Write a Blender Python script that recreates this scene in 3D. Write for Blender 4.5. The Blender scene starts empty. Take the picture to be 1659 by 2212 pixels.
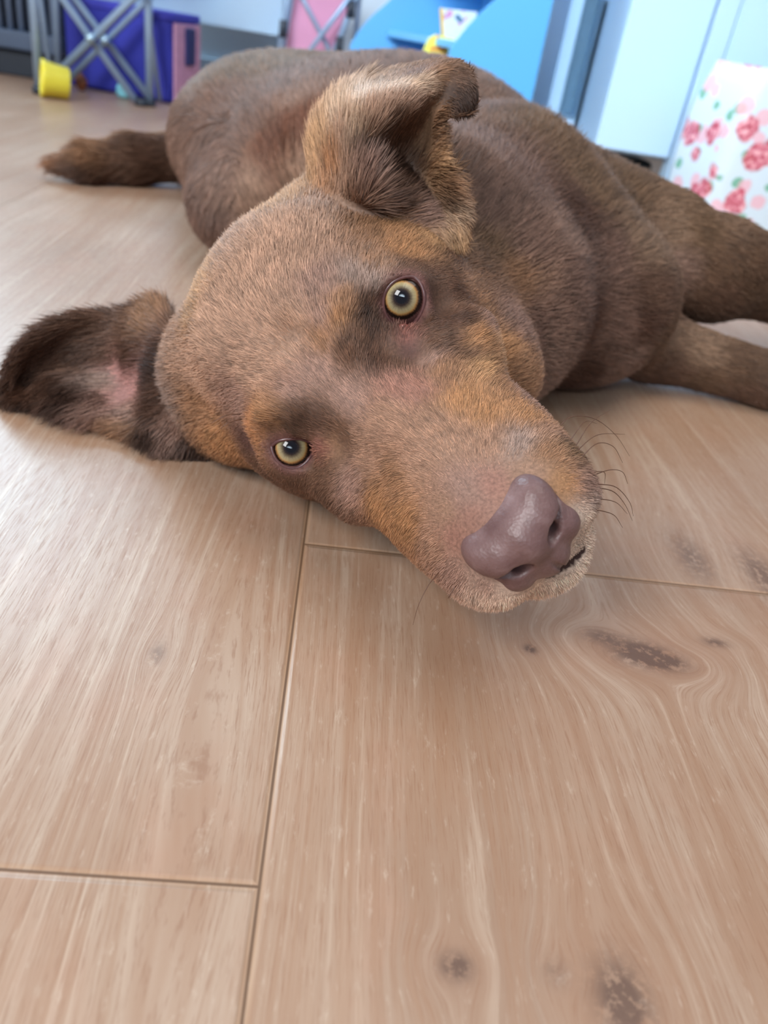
import bpy, math, random, os
import numpy as np
from mathutils import Vector, Matrix

# ------------------------------------------------------------------ camera
IMG_W, IMG_H, FPX = 1659, 2212, 1640.0
CAM_H = 0.20
CAM_R = np.array([[0.98974023, -0.11172429, -0.08906155],
                  [-0.01516397, 0.53767826, -0.84301372],
                  [0.14207157, 0.83571512, 0.53046763]])
CAM_C = np.array([0.0, 0.0, CAM_H])
scene = bpy.context.scene
COL = scene.collection
cam_data = bpy.data.cameras.new('camera')
cam = bpy.data.objects.new('camera', cam_data); COL.objects.link(cam)
m4 = Matrix.Identity(4)
for i in range(3):
    for j in range(3):
        m4[i][j] = float(CAM_R[i, j])
m4.translation = Vector((0, 0, CAM_H))
cam.matrix_world = m4
cam_data.sensor_fit = 'VERTICAL'
cam_data.sensor_height = 7.2
cam_data.lens = 7.2 * FPX / IMG_H
cam_data.clip_start = 0.01
cam_data.dof.use_dof = True
cam_data.dof.focus_distance = 0.275
cam_data.dof.aperture_fstop = 2.0
scene.camera = cam

# ------------------------------------------------------------------ light
scene.view_settings.view_transform = 'Standard'
scene.view_settings.look = 'None'
scene.view_settings.gamma = 1.0
scene.view_settings.use_curve_mapping = False
scene.view_settings.exposure = 0.16
scene.cycles.use_denoising = True
scene.cycles.denoiser = 'OPENIMAGEDENOISE'
scene.cycles.max_bounces = 5
scene.cycles.diffuse_bounces = 3
scene.cycles.glossy_bounces = 2
scene.cycles.use_adaptive_sampling = True
scene.cycles.adaptive_threshold = 0.02
scene.cycles.adaptive_min_samples = 16
scene.cycles.transmission_bounces = 4
scene.cycles.transparent_max_bounces = 8
scene.cycles.caustics_reflective = False
scene.cycles.caustics_refractive = False

world = bpy.data.worlds.new('room_light'); scene.world = world
world.use_nodes = True
bg = world.node_tree.nodes['Background']
bg.inputs[0].default_value = (0.86, 0.90, 1.0, 1)
bg.inputs[1].default_value = 0.34

def area(name, loc, target, sx, sy, power, color, spread=180):
    d = bpy.data.lights.new(name, 'AREA'); d.shape = 'RECTANGLE'
    d.size, d.size_y, d.energy, d.color = sx, sy, power, color; d.spread = math.radians(spread)
    o = bpy.data.objects.new(name, d); COL.objects.link(o)
    o.location = loc
    o.rotation_euler = (Vector(target) - Vector(loc)).to_track_quat('-Z', 'Y').to_euler()
    return o
area('window_daylight_back', (-1.15, 2.3, 1.1), (0.1, .8, 0.0), 1.0, 1.4, 55, (0.62, 0.84, 1.0))
area('window_daylight_front', (-1.3, -1.0, 1.55), (0.0, 0.4, 0.0), 0.75, 0.9, 46, (0.97, 0.97, 0.97))
area('background_fill', (-.5, -1.2, 1.45), (0.25, 1.9, 0.15), 1.1, .9, 4.1, (0.70, 0.86, 1.0), 34)  # added fill lamp, a narrow beam to brighten the background furniture
area('ceiling_daylight', (0.5, 0.3, 2.3), (0.1, 0.4, 0.0), 1.6, 1.6, 19, (1.0, 0.96, 0.92))

# ------------------------------------------------------------------ helpers
def catmull(ctrl, n):
    """ctrl (m,3) -> n points along a Catmull-Rom curve"""
    c = np.array(ctrl, float); m = len(c)
    t = np.linspace(0, m - 1 - 1e-6, n); i = t.astype(int); f = (t - i)[:, None]
    g = lambda k: c[np.clip(k, 0, m - 1)]
    p0 = np.where((i - 1 >= 0)[:, None], g(i - 1), 2 * g(i) - g(i + 1)); p1 = g(i); p2 = g(i + 1)
    p3 = np.where((i + 2 <= m - 1)[:, None], g(i + 2), 2 * g(i + 1) - g(i))
    return .5 * ((2 * p1) + (-p0 + p2) * f + (2*p0 - 5*p1 + 4*p2 - p3) * f**2 + (-p0 + 3*p1 - 3*p2 + p3) * f**3)
def rodr(axis, deg):
    a = np.array(axis, float); a /= np.linalg.norm(a); t = math.radians(deg)
    K = np.array([[0, -a[2], a[1]], [a[2], 0, -a[0]], [-a[1], a[0], 0]])
    return np.eye(3) + math.sin(t) * K + (1 - math.cos(t)) * K @ K

def ray(px, py):
    return CAM_R @ np.array([(px - IMG_W / 2) / FPX, -(py - IMG_H / 2) / FPX, -1.0])
def Pz(px, py, z):
    r = ray(px, py); return CAM_C + r * (z - CAM_C[2]) / r[2]
def Py(px, py, Y):
    r = ray(px, py); return CAM_C + r * (Y - CAM_C[1]) / r[1]

def thing(name, label, cat, loc=(0, 0, 0), rz=0.0, group=None):
    o = bpy.data.objects.new(name, None); COL.objects.link(o)
    o.location = loc; o.rotation_euler = (0, 0, rz)
    o['label'] = label; o['category'] = cat
    if group: o['group'] = group
    return o
def tag(o, label, cat=None, group=None, kind=None):
    o['label'] = label
    if cat: o['category'] = cat
    if group: o['group'] = group
    if kind: o['kind'] = kind
    return o
def mesh_obj(name, V, Fc, mat=None, parent=None, smooth=True):
    me = bpy.data.meshes.new(name)
    me.from_pydata([tuple(map(float, v)) for v in V], [], [tuple(map(int, f)) for f in Fc])
    me.update()
    if smooth:
        me.polygons.foreach_set('use_smooth', [True] * len(me.polygons))
    o = bpy.data.objects.new(name, me); COL.objects.link(o)
    if mat: me.materials.append(mat)
    if parent: o.parent = parent
    return o
def fast_mesh(name, V, Q, mat=None, parent=None):
    me = bpy.data.meshes.new(name)
    n = Q.shape[1]
    me.vertices.add(len(V)); me.vertices.foreach_set('co', V.astype(np.float32).ravel())
    me.loops.add(len(Q) * n); me.loops.foreach_set('vertex_index', Q.astype(np.int32).ravel())
    me.polygons.add(len(Q)); me.polygons.foreach_set('loop_start', np.arange(0, len(Q) * n, n, dtype=np.int32))
    me.update(calc_edges=True); me.validate()
    me.polygons.foreach_set('use_smooth', np.ones(len(me.polygons), dtype=bool))
    o = bpy.data.objects.new(name, me); COL.objects.link(o)
    if mat: me.materials.append(mat)
    if parent: o.parent = parent
    return o

class MB:
    """collects boxes, tubes and prisms into ONE mesh"""
    def __init__(s): s.v = []; s.f = []
    def add(s, V, Fc):
        b = len(s.v); s.v += [tuple(map(float, p)) for p in V]; s.f += [tuple(i + b for i in f) for f in Fc]
    def box(s, lo, hi, bev=0.0):
        x0, y0, z0 = lo; x1, y1, z1 = hi
        s.add([(x0,y0,z0),(x1,y0,z0),(x1,y1,z0),(x0,y1,z0),(x0,y0,z1),(x1,y0,z1),(x1,y1,z1),(x0,y1,z1)],
              [(0,3,2,1),(4,5,6,7),(0,1,5,4),(1,2,6,5),(2,3,7,6),(3,0,4,7)])
    def tube(s, pts, r, seg=10, cap=True):
        pts = [np.array(p, float) for p in pts]; n = len(pts)
        rr = r if hasattr(r, '__len__') else [r] * n
        up = None; rings = []; V = []; Fc = []
        for i, p in enumerate(pts):
            t = pts[min(i + 1, n - 1)] - pts[max(i - 1, 0)]; t /= np.linalg.norm(t) + 1e-12
            if up is None:
                a = np.array([0, 0, 1.0]) if abs(t[2]) < .9 else np.array([1.0, 0, 0])
                up = np.cross(t, a)
            up = up - t * (up @ t); up /= np.linalg.norm(up); w = np.cross(t, up)
            for k in range(seg):
                a = 2 * math.pi * k / seg
                V.append(p + rr[i] * (math.cos(a) * up + math.sin(a) * w))
        for i in range(n - 1):
            for k in range(seg):
                k2 = (k + 1) % seg
                Fc.append((i*seg+k, i*seg+k2, (i+1)*seg+k2, (i+1)*seg+k))
        if cap:
            Fc.append(tuple(range(seg - 1, -1, -1))); Fc.append(tuple((n-1)*seg+k for k in range(seg)))
        s.add(V, Fc)
    def prism(s, poly, depth_vec):
        n = len(poly); d = np.array(depth_vec, float)
        V = [np.array(p, float) for p in poly]; V += [p + d for p in V]
        Fc = [tuple(range(n - 1, -1, -1)), tuple(range(n, 2*n))]
        Fc += [(i, (i+1) % n, n + (i+1) % n, n + i) for i in range(n)]
        s.add(V, Fc)
    def build(s, name, mat, parent=None, smooth=False, bevel=0.0, seg=3):
        o = mesh_obj(name, s.v, s.f, mat, parent, smooth)
        if bevel > 0:
            b = o.modifiers.new('bevel', 'BEVEL'); b.width = bevel; b.segments = seg; b.limit_method = 'ANGLE'
            o.data.polygons.foreach_set('use_smooth', [True] * len(o.data.polygons))
            w = o.modifiers.new('wn', 'WEIGHTED_NORMAL')
        return o

# node graph shorthand
class NT:
    def __init__(s, name):
        s.m = bpy.data.materials.new(name); s.m.use_nodes = True
        s.t = s.m.node_tree; s.t.nodes.clear()
        s.out = s.t.nodes.new('ShaderNodeOutputMaterial')
    def n(s, typ, **kw):
        nd = s.t.nodes.new(typ)
        for k, v in kw.items(): setattr(nd, k, v)
        return nd
    def set(s, sock, v):
        if isinstance(v, bpy.types.NodeSocket): s.t.links.new(v, sock)
        elif v is not None:
            if sock.type == 'RGBA' and len(v) == 3: v = (*v, 1)
            sock.default_value = v
    def math(s, op, a, b=None, c=None, clamp=False):
        nd = s.n('ShaderNodeMath', operation=op, use_clamp=clamp)
        s.set(nd.inputs[0], a)
        if b is not None: s.set(nd.inputs[1], b)
        if c is not None: s.set(nd.inputs[2], c)
        return nd.outputs[0]
    def noise(s, vec, scale, detail=3, rough=.5, dist=0.0, col=False):
        nd = s.n('ShaderNodeTexNoise'); s.set(nd.inputs['Vector'], vec)
        nd.inputs['Scale'].default_value = scale; nd.inputs['Detail'].default_value = detail
        nd.inputs['Roughness'].default_value = rough; nd.inputs['Distortion'].default_value = dist
        return nd.outputs['Color' if col else 'Fac']
    def comb(s, x, y, z):
        nd = s.n('ShaderNodeCombineXYZ'); s.set(nd.inputs[0], x); s.set(nd.inputs[1], y); s.set(nd.inputs[2], z); return nd.outputs[0]
    def sep(s, v):
        nd = s.n('ShaderNodeSeparateXYZ'); s.set(nd.inputs[0], v); return nd.outputs
    def ramp(s, fac, stops, interp='LINEAR'):
        nd = s.n('ShaderNodeValToRGB'); s.set(nd.inputs[0], fac); cr = nd.color_ramp; cr.interpolation = interp
        while len(cr.elements) < len(stops): cr.elements.new(.5)
        for e, (p, c) in zip(cr.elements, stops):
            e.position = p; e.color = (*c, 1) if hasattr(c, '__len__') else (c, c, c, 1)
        return nd.outputs[0]
    def maprange(s, v, a, b, c=0.0, d=1.0, smooth=True):
        nd = s.n('ShaderNodeMapRange', interpolation_type='SMOOTHSTEP' if smooth else 'LINEAR')
        for i, x in enumerate((v, a, b, c, d)): s.set(nd.inputs[i], x)
        return nd.outputs[0]
    def mix(s, f, a, b, blend='MIX'):
        nd = s.n('ShaderNodeMix', data_type='RGBA', blend_type=blend)
        s.set(nd.inputs[0], f); s.set(nd.inputs[6], a); s.set(nd.inputs[7], b); return nd.outputs[2]
    def bsdf(s, color, rough=.5, **kw):
        nd = s.n('ShaderNodeBsdfPrincipled'); s.set(nd.inputs['Base Color'], color); s.set(nd.inputs['Roughness'], rough)
        for k, v in kw.items(): s.set(nd.inputs[k.replace('_', ' ')], v)
        s.t.links.new(nd.outputs[0], s.out.inputs[0]); s.b = nd
        return nd
    def bump(s, h, strength=.3, dist=.001):
        nd = s.n('ShaderNodeBump'); nd.inputs['Strength'].default_value = strength; nd.inputs['Distance'].default_value = dist
        s.set(nd.inputs['Height'], h); s.t.links.new(nd.outputs[0], s.b.inputs['Normal'])
    def obj_co(s): return s.n('ShaderNodeTexCoord').outputs['Object']

def lin(r, g, b):
    f = lambda c: (c/255/12.92) if c/255 <= .04045 else ((c/255+.055)/1.055)**2.4
    return (f(r), f(g), f(b))
def simple(name, rgb, rough=.5, var=.06, scale=30, bump=0.0, **kw):
    t = NT(name); c = lin(*rgb); nz = t.noise(t.obj_co(), scale, 4)
    lo = tuple(x * (1 - var) for x in c); hi = tuple(min(1, x * (1 + var)) for x in c)
    t.bsdf(t.ramp(nz, [(.3, lo), (.7, hi)]), rough, **kw)
    if bump: t.bump(nz, bump, .002)
    return t.m
# ------------------------------------------------------------------ room
def floor_material():
    t = NT('oak_laminate'); co = t.obj_co(); x, y, _ = t.sep(co)
    M = t.math
    col = M('FLOOR', M('DIVIDE', M('ADD', x, .0038), .34))
    wn = t.n('ShaderNodeTexWhiteNoise', noise_dimensions='1D'); t.set(wn.inputs['W'], M('ADD', col, 7.3))
    isl = M('COMPARE', col, -1.0, .1); isr = M('COMPARE', col, 0.0, .1)
    oth = M('SUBTRACT', 1.0, M('ADD', isl, isr))
    off = M('ADD', M('ADD', M('MULTIPLY', isl, .120), M('MULTIPLY', isr, .283)), M('MULTIPLY', oth, M('MULTIPLY', wn.outputs[0], 1.38)))
    vv = M('DIVIDE', M('SUBTRACT', y, off), 1.38); pid = M('FLOOR', vv)
    fx = M('MULTIPLY', M('FRACT', M('DIVIDE', M('ADD', x, .0038), .34)), .34); fy = M('MULTIPLY', M('FRACT', vv), 1.38)
    dx = M('MINIMUM', fx, M('SUBTRACT', .34, fx)); dy = M('MINIMUM', fy, M('SUBTRACT', 1.38, fy))
    ds = M('MINIMUM', dx, dy)
    w2 = t.n('ShaderNodeTexWhiteNoise', noise_dimensions='2D'); t.set(w2.inputs['Vector'], t.comb(col, pid, 0.0))
    rnd = w2.outputs['Value']
    # knots bend the grain around them
    u = x; dark = None; halo = None
    knots = []
    for px, py, a, b, s in ((1385, 1412, .017, .0075, 1.0), (1300, 1375, .012, .005, .5), (1445, 1432, .012, .005, .6), (1145, 1402, .0035, .0025, .9), (985, 2088, .0058, .0035, .9), (1345, 2160, .010, .010, .85),
                            (1495, 1205, .013, .022, .55), (1650, 1245, .014, .024, .7), (340, 1412, .004, .006, .35), (1545, 1388, .008, .003, .6), (1200, 2100, .005, .004, .3), (430, 1650, .012, .05, 0.0),):
        p = Pz(px, py, 0); knots.append((p[0], p[1], a, b, s))
    for i in range(3):
        rg = random.Random(i); knots.append((rg.uniform(-1.0, .9), rg.uniform(.55, 2.0), .010, .02, .6))
    for kx, ky, a, b, s in knots:
        ex = M('SUBTRACT', x, float(kx)); ey = M('SUBTRACT', y, float(ky))
        d2 = M('ADD', M('POWER', M('DIVIDE', ex, a * 1.9), 2.0), M('POWER', M('DIVIDE', ey, b * 2.6), 2.0))
        g = M('EXPONENT', M('MULTIPLY', d2, -1.0))
        u = M('SUBTRACT', u, M('MULTIPLY', M('MULTIPLY', ex, g), 1.0 if s else .9))
        if s:
            g2 = M('MULTIPLY', M('EXPONENT', M('MULTIPLY', d2, -7.5)), s); dark = g2 if dark is None else M('ADD', dark, g2)
            g3 = M('MULTIPLY', g, s * .55); halo = g3 if halo is None else M('ADD', halo, g3)
    ro = M('MULTIPLY', rnd, 37.0)
    P1 = t.comb(M('ADD', u, ro), M('MULTIPLY', M('ADD', y, ro), .11), 0.0)
    warp = t.noise(P1, 8, 2, .45)
    band = M('ADD', M('MULTIPLY', u, 1.0), M('MULTIPLY', warp, .10))
    ring = t.noise(t.comb(M('ADD', band, ro), M('MULTIPLY', y, .02), 0.0), 300, 3, .6)         # growth rings
    ring2 = t.noise(t.comb(M('ADD', band, ro), M('MULTIPLY', y, .01), 3.0), 70, 3, .6)
    pores = t.noise(t.comb(M('ADD', u, ro), M('MULTIPLY', M('ADD', y, ro), .045), 0.0), 1500, 3, .65)
    fleck = t.noise(t.comb(M('ADD', u, ro), M('MULTIPLY', M('ADD', y, ro), .22), 5.0), 420, 4, .7)
    blot = t.noise(t.comb(M('ADD', x, ro), M('MULTIPLY', y, .45), 2.0), 9, 4, .55)
    mot = t.noise(t.comb(M('ADD', x, ro), M('MULTIPLY', y, .6), 9.0), 30, 4, .6)
    base = t.ramp(blot, [(.30, lin(150, 123, 103)), (.5, lin(169, 142, 121)), (.68, lin(184, 161, 142))])
    base = t.mix(t.maprange(mot, .45, .75, 0, .40), base, lin(178, 134, 110))
    base = t.mix(t.maprange(ring2, .38, .66, 0, .50), base, lin(156, 120, 94))
    base = t.mix(t.maprange(ring, .42, .64, 0, .42), base, lin(148, 108, 80))
    base = t.mix(t.maprange(ring, .30, .44, .30, 0), base, lin(208, 188, 168))
    base = t.mix(t.maprange(pores, .50, .68, 0, .55), base, lin(138, 98, 72))
    base = t.mix(t.maprange(fleck, .56, .74, 0, .30), base, lin(216, 200, 182))
    base = t.mix(t.math('MULTIPLY', halo, .55, clamp=True), base, lin(146, 106, 84))
    dn = t.noise(co, 260, 5, .7)
    dk = M('MULTIPLY', dark, t.maprange(dn, .36, .54, .35, 1.6), clamp=True)
    base = t.mix(M('MULTIPLY', dk, .88), base, lin(78, 54, 46))
    base = t.mix(M('MULTIPLY', M('SUBTRACT', rnd, .35), .35), base, lin(186, 150, 122))
    seam = t.maprange(ds, .0002, .0007, 1, 0); edge = t.maprange(ds, .0006, .0022, 1, 0)
    base = t.mix(M('MULTIPLY', edge, .25), base, lin(190, 150, 110)); base = t.mix(M('MULTIPLY', seam, .88), base, lin(92, 64, 42))
    ro_ = M('ADD', t.maprange(pores, .4, .7, .31, .42), M('MULTIPLY', seam, .3))
    t.bsdf(base, ro_, Specular_IOR_Level=.5)
    h = M('SUBTRACT', M('MULTIPLY', pores, -.12), M('MULTIPLY', edge, 1.3))
    t.bump(h, .5, .0006)
    return t.m
def structure(o): o['kind'] = 'structure'; return o
mb = MB(); mb.box((-2.2, -1.6, -.03), (2.4, 2.45, 0)); structure(mb.build('floor', floor_material()))
wallm = simple('wall_paint', (206, 218, 228), .85, .02, 8)
mb = MB(); mb.box((-2.2, 2.40, 0), (2.4, 2.5, 2.45)); structure(mb.build('wall_back', wallm))
mb = MB()
mb.box((-2.3, -1.6, 0), (-2.2, 2.5, .85)); mb.box((-2.3, -1.6, 2.1), (-2.2, 2.5, 2.45)); mb.box((-2.3, -1.6, .85), (-2.2, -.2, 2.1)); mb.box((-2.3, 2.35, .85), (-2.2, 2.5, 2.1))
structure(mb.build('wall_left', wallm))
mb = MB(); mb.box((-1.45, 2.385, 0), (1.2, 2.40, .07)); structure(mb.build('baseboard_back', simple('baseboard_paint', (196, 214, 228), .5, .02), bevel=.004))

def Xat(px, py, Y): return float(Py(px, py, Y)[0])
def Zat(px, py, Y): return float(Py(px, py, Y)[2])
white = simple('white_lacquer_cool_cast', (190, 222, 248), .28, .015, 6)  # blue cast of the daylight put into the white base colour
white2 = simple('white_board_cool_cast', (184, 218, 246), .4, .015, 6)  # white board, likewise tinted with the cool light cast
steel = simple('grey_tube', (150, 172, 198), .32, .05, 40, Metallic=.35)
steeld = simple('dark_plastic', (40, 48, 60), .5, .1)

# radiator far left
rad = thing('radiator', 'dark grey radiator with vertical slats standing at the far left edge behind the folding stool', 'radiator')
Y0 = 1.93; xr = Xat(128, 60, Y0); xl = xr - .62
dkm = simple('radiator_dark', (52, 62, 78), .5, .06); slm = simple('radiator_slat', (118, 136, 164), .4, .05)
mb = MB(); mb.box((xl, Y0 + .025, .055), (xr, Y0 + .08, .62)); mb.build('back_panel', dkm, rad, bevel=.006)
mb = MB(); mb.box((xl, Y0 - .01, .052), (xr, Y0 + .03, .088)); mb.build('bottom_rail', simple('radiator_rail', (78, 94, 118), .45), rad, bevel=.005)
mb = MB(); mb.box((xl + .01, Y0 + .01, 0.0), (xr - .01, Y0 + .07, .05)); mb.build('plinth', simple('radiator_plinth', (40, 48, 60), .6), rad, bevel=.004)
for i in range(27):
    x = xr - .014 - i * .0225
    mb = MB(); mb.tube([(x, Y0 + .008, .085), (x, Y0 + .008, .6)], .0068, 10); mb.build('slat', slm, rad, smooth=True)
mb = MB(); mb.box((xl, Y0 - .01, .598), (xr, Y0 + .08, .63)); mb.build('top_rail', dkm, rad, bevel=.005)
cur = thing('curtain', 'dark teal curtain hanging between the radiator and the blue storage box', 'curtain')
xc = Xat(134, 60, 2.05); V = []; Fc = []; n = 40
for i in range(n + 1):
    s = i / n; x = xc - .015 + s * .055; y = 2.05 + .010 * math.sin(s * 34)
    V += [(x, y, .035), (x, y, .9), (x, y + .006, .9), (x, y + .006, .035)]
for i in range(n):
    a = i * 4; b = a + 4
    for k in range(4): Fc.append((a + k, b + k, b + (k + 1) % 4, a + (k + 1) % 4))
Fc += [(0, 1, 2, 3), (n*4+3, n*4+2, n*4+1, n*4)]
mesh_obj('drape', V, Fc, simple('teal_cloth', (34, 62, 84), .8, .1), cur)
cur['label'] = 'dark teal curtain hanging beside the radiator at the far left'

def tube_part(name, parent, a, b, r, mat=steel, seg=12):
    mb = MB(); mb.tube([a, b], r, seg); return mb.build(name, mat, parent, smooth=True)
def pt(px, py, Y): return Py(px, py, Y)
def ext(a, b, z):
    """carry the line a->b on until height z"""
    a = np.array(a); b = np.array(b); return a + (b - a) * (z - a[2]) / (b[2] - a[2])
# folding stool
st = thing('folding_stool', 'folding stool of crossed grey steel tubes in front of the blue storage box', 'stool')
S = []
ZT = .36
def leg(px0, py0, px1, py1, Y, r=.0075, foot=True, z1=.008, dY=0.0, name='leg'):
    b = pt(px1, py1, Y); a = pt(px0, py0, Y + dY); 
    top = ext(b, a, ZT); bot = ext(a, b, z1)
    return tube_part(name, st, top, bot, r)
leg(72, 0, 86, 205, 1.70, .0085); leg(320, 0, 324, 222, 1.78, .0080)
leg(137, 0, 298, 225, 1.765, .0072, name='cross_tube'); leg(163, 0, 311, 195, 1.825, .0070, name='cross_tube')
leg(283, 0, 146, 138, 1.75, .0078, name='cross_tube'); leg(318, 0, 157, 163, 1.83, .0062, name='cross_tube')
leg(88, 0, 100, 90, 1.80, .0055, name='cross_tube'); leg(120, 0, 125, 125, 1.82, .0065)
leg(332, 120, 345, 215, 1.83, .0050)
for px, py, Y in ((197, 82, 1.742), (229, 87, 1.81)):
    sv, sf = [], []
    p = pt(px, py, Y); mb = MB(); mb.tube([p + np.array([0, -.014, 0]), p + np.array([0, .012, 0])], .0078, 16); mb.build('rivet', simple('rivet_steel', (190, 220, 240), .15, .02, Metallic=.7), st, smooth=True)
for px, py, Y in ((305, 224, 1.765), (322, 222, 1.78), (86, 206, 1.70)):
    p = pt(px, py, Y); mb = MB(); mb.tube([(p[0], p[1], 0.0), (p[0], p[1], .012)], .013, 14); mb.build('foot_cap', steeld, st, smooth=True)
xa, xb = Xat(70, 0, 1.74), Xat(322, 0, 1.82)
mb = MB(); mb.box((xa - .02, 1.68, ZT - .004), (xb + .02, 1.85, ZT + .006)); mb.build('seat', simple('stool_canvas', (60, 72, 150), .8), st, bevel=.004)

# blue storage box with pink side
sb = thing('storage_box', 'violet blue fabric storage box with pink end and dark blue handle behind the folding stool', 'box')
A = Pz(190, 192, 0); Bp = Pz(372, 226, 0); dv = Bp - A; dv[2] = 0; L = np.linalg.norm(dv); dv /= L; nv = np.array([-dv[1], dv[0], 0])
A2 = A - dv * .05
h = Zat(372, 32, Bp[1])
def slab(o, d1, l1, d2, l2, z0, z1):
    o = np.array(o, float); d1 = np.array(d1); d2 = np.array(d2); mb = MB()
    P = [o, o + d1 * l1, o + d1 * l1 + d2 * l2, o + d2 * l2]
    mb.prism([(p[0], p[1], z0) for p in P], (0, 0, z1 - z0)); return mb
slab(A2, dv, L + .05, nv, .13, .0, h).build('box_body', simple('violet_fabric', (48, 54, 168), .7, .10, 20, bump=.2), sb, bevel=.012)
slab(A2 - nv * .004, dv, L + .054, nv, .138, h - .012, h + .004).build('lid', simple('violet_fabric_lid', (60, 62, 176), .7, .08, 20), sb, bevel=.004)
E0 = Bp + dv * .002
slab(E0, dv, .006, nv, .126, .002, h - .014).build('end_panel', simple('pink_print', (206, 150, 178), .7, .12, 60), sb, bevel=.002)['label'] = 'pink printed end panel'
slab(E0 + nv * .045, dv, .012, nv, .045, h * .45, h - .02).build('handle', simple('navy_strap', (34, 38, 96), .6), sb, bevel=.005)['label'] = 'dark blue strap handle'

# yellow cup on its side
yel = simple('yellow_plastic', (240, 226, 70), .35, .03, 20)
Yc = 1.66
c0 = pt(87, 160, Yc); c1 = pt(149, 176, Yc + .02)
R0 = float(np.linalg.norm(pt(84, 120, Yc) - pt(84, 203, Yc)) / 2); R1 = R0 * .83
axv = (c1 - c0); Lc = np.linalg.norm(axv); axv /= Lc
c0[2] = R0 + .0005; c1 = c0 + axv * Lc; c1[2] = R1 + .0008
axv = (c1 - c0); Lc = np.linalg.norm(axv); axv /= Lc
def lathe(prof, c, ax, seg=48):
    ax = np.array(ax); u = np.cross(ax, [0, 0, 1.0]); u /= np.linalg.norm(u); w = np.cross(ax, u); V = []; Fc = []
    for r, t in prof:
        for k in range(seg):
            a = 2 * math.pi * k / seg; V.append(c + ax * t + r * (math.cos(a) * u + math.sin(a) * w))
    for i in range(len(prof) - 1):
        for k in range(seg):
            k2 = (k + 1) % seg; Fc.append((i*seg+k, i*seg+k2, (i+1)*seg+k2, (i+1)*seg+k))
    return V, Fc
V, Fc = lathe([(R0 - .003, 0), (R0, 0), (R0, .006), (R0 - .0018, .008), (R1, Lc - .002), (R1 - .002, Lc), (.0005, Lc), (.0005, Lc - .003), (R1 - .004, Lc - .003), (R0 - .004, .004), (R0 - .003, 0)], c0, axv)
o = mesh_obj('toy_bucket', V, Fc, yel); tag(o, 'small yellow plastic bucket lying on its side against the stool leg', 'bucket')
# small things on the floor
def blob_mesh(name, c, r, mat, parent, seed=1, amp=.15):
    SVb, SFb = [], []
    seg, rings = 24, 14
    for i in range(rings + 1):
        for j in range(seg):
            a, b = math.pi * i / rings, 2 * math.pi * j / seg
            d = np.array([math.sin(a) * math.cos(b), math.sin(a) * math.sin(b), math.cos(a)])
            k = 1 + amp * math.sin(3 * b + seed) * math.sin(a) + amp * .6 * math.sin(4 * a + seed)
            p = np.array(c) + d * np.array(r) * k; p[2] = max(p[2], .0006); SVb.append(p)
    for i in range(rings):
        for j in range(seg):
            SFb.append((i*seg+j, (i+1)*seg+j, (i+1)*seg+(j+1) % seg, i*seg+(j+1) % seg))
    return mesh_obj(name, SVb, SFb, mat, parent)
p = Pz(176, 196, 0)
o = blob_mesh('wooden_toy', (p[0], p[1], .016), (.011, .011, .0165), simple('brown_toy', (132, 76, 48), .5, .2, 60), None, 2, .18)
tag(o, 'small brown wooden toy on the floor beside the yellow bucket', 'toy')
p = Pz(270, 213, 0)
o = blob_mesh('plastic_toy', (p[0], p[1] - .004, .014), (.016, .012, .0145), simple('aqua_toy', (120, 186, 200), .3, .1, 60), None, 5, .12)
tag(o, 'small pale aqua toy on the floor in front of the blue storage box', 'toy')

# white table behind
tb = thing('white_table', 'low white table with a deep front panel behind the blue storage box', 'table')
Yt = 2.08; x0, x1 = Xat(300, 30, Yt) - .06, Xat(610, 40, Yt); zb = Zat(560, 72, Yt)
mb = MB(); mb.box((x0, Yt, zb), (x1, Yt + .022, .52)); mb.build('front_panel', white, tb, bevel=.003)
mb = MB(); mb.box((x0, Yt - .01, .52), (x1 + .01, Yt + .27, .55)); mb.build('table_top', white, tb, bevel=.004)
for xx in (x0 + .002, x1 - .034):
    mb = MB(); mb.box((xx, Yt + .23, 0), (xx + .032, Yt + .262, .52)); mb.build('leg', white, tb, bevel=.003)
mb = MB(); mb.box((x0 + .01, Yt + .022, zb + .01), (x0 + .03, Yt + .235, .52)); mb.build('side_panel', white, tb, bevel=.002)
mb = MB(); mb.box((x1 - .03, Yt + .022, zb + .01), (x1 - .01, Yt + .235, .52)); mb.build('side_panel', white, tb, bevel=.002)

# pink folding chair
pc = thing('folding_chair', 'pink cloth folding chair with thin crossed grey tubes between white table and blue bookcase', 'chair')
pk = simple('pink_cloth', (214, 150, 182), .8, .06, 14, bump=.15)
st_save = st; st = pc; ZT = .40; Y1 = 1.93
leg(622, 0, 604, 112, Y1, .0062); leg(766, 0, 722, 112, Y1, .0062)
leg(655, 0, 716, 118, Y1 + .01, .0048, name='cross_tube'); leg(751, 0, 660, 122, Y1 - .012, .0052, name='cross_tube')
for px, py in ((612, 62), (733, 98), (758, 20)):
    p = pt(px, py, Y1 - .004); mb = MB(); mb.tube([p + np.array([0, 0, -.016]), p + np.array([0, 0, .016])], .0088, 12); mb.build('joint', steeld, pc, smooth=True)
q = [pt(634, 0, Y1 + .035), pt(612, 135, Y1 + .035), pt(704, 150, Y1 + .035), pt(757, 0, Y1 + .035)]
q0 = ext(q[1], q[0], .30); q3 = ext(q[2], q[3], .30)
mb = MB(); mb.prism([q0, q[1], q[2], q3], (0, .006, 0)); mb.build('cloth_panel', pk, pc, bevel=.002)
mb = MB(); mb.box((q0[0] - .01, Y1 - .02, .30), (q3[0] + .01, Y1 + .22, .312)); mb.build('seat', pk, pc, bevel=.004)
mb = MB(); mb.tube([(q0[0], Y1 + .2, .006), (q0[0], Y1 + .2, .30)], .006, 10); mb.build('leg', steel, pc, smooth=True)
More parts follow.
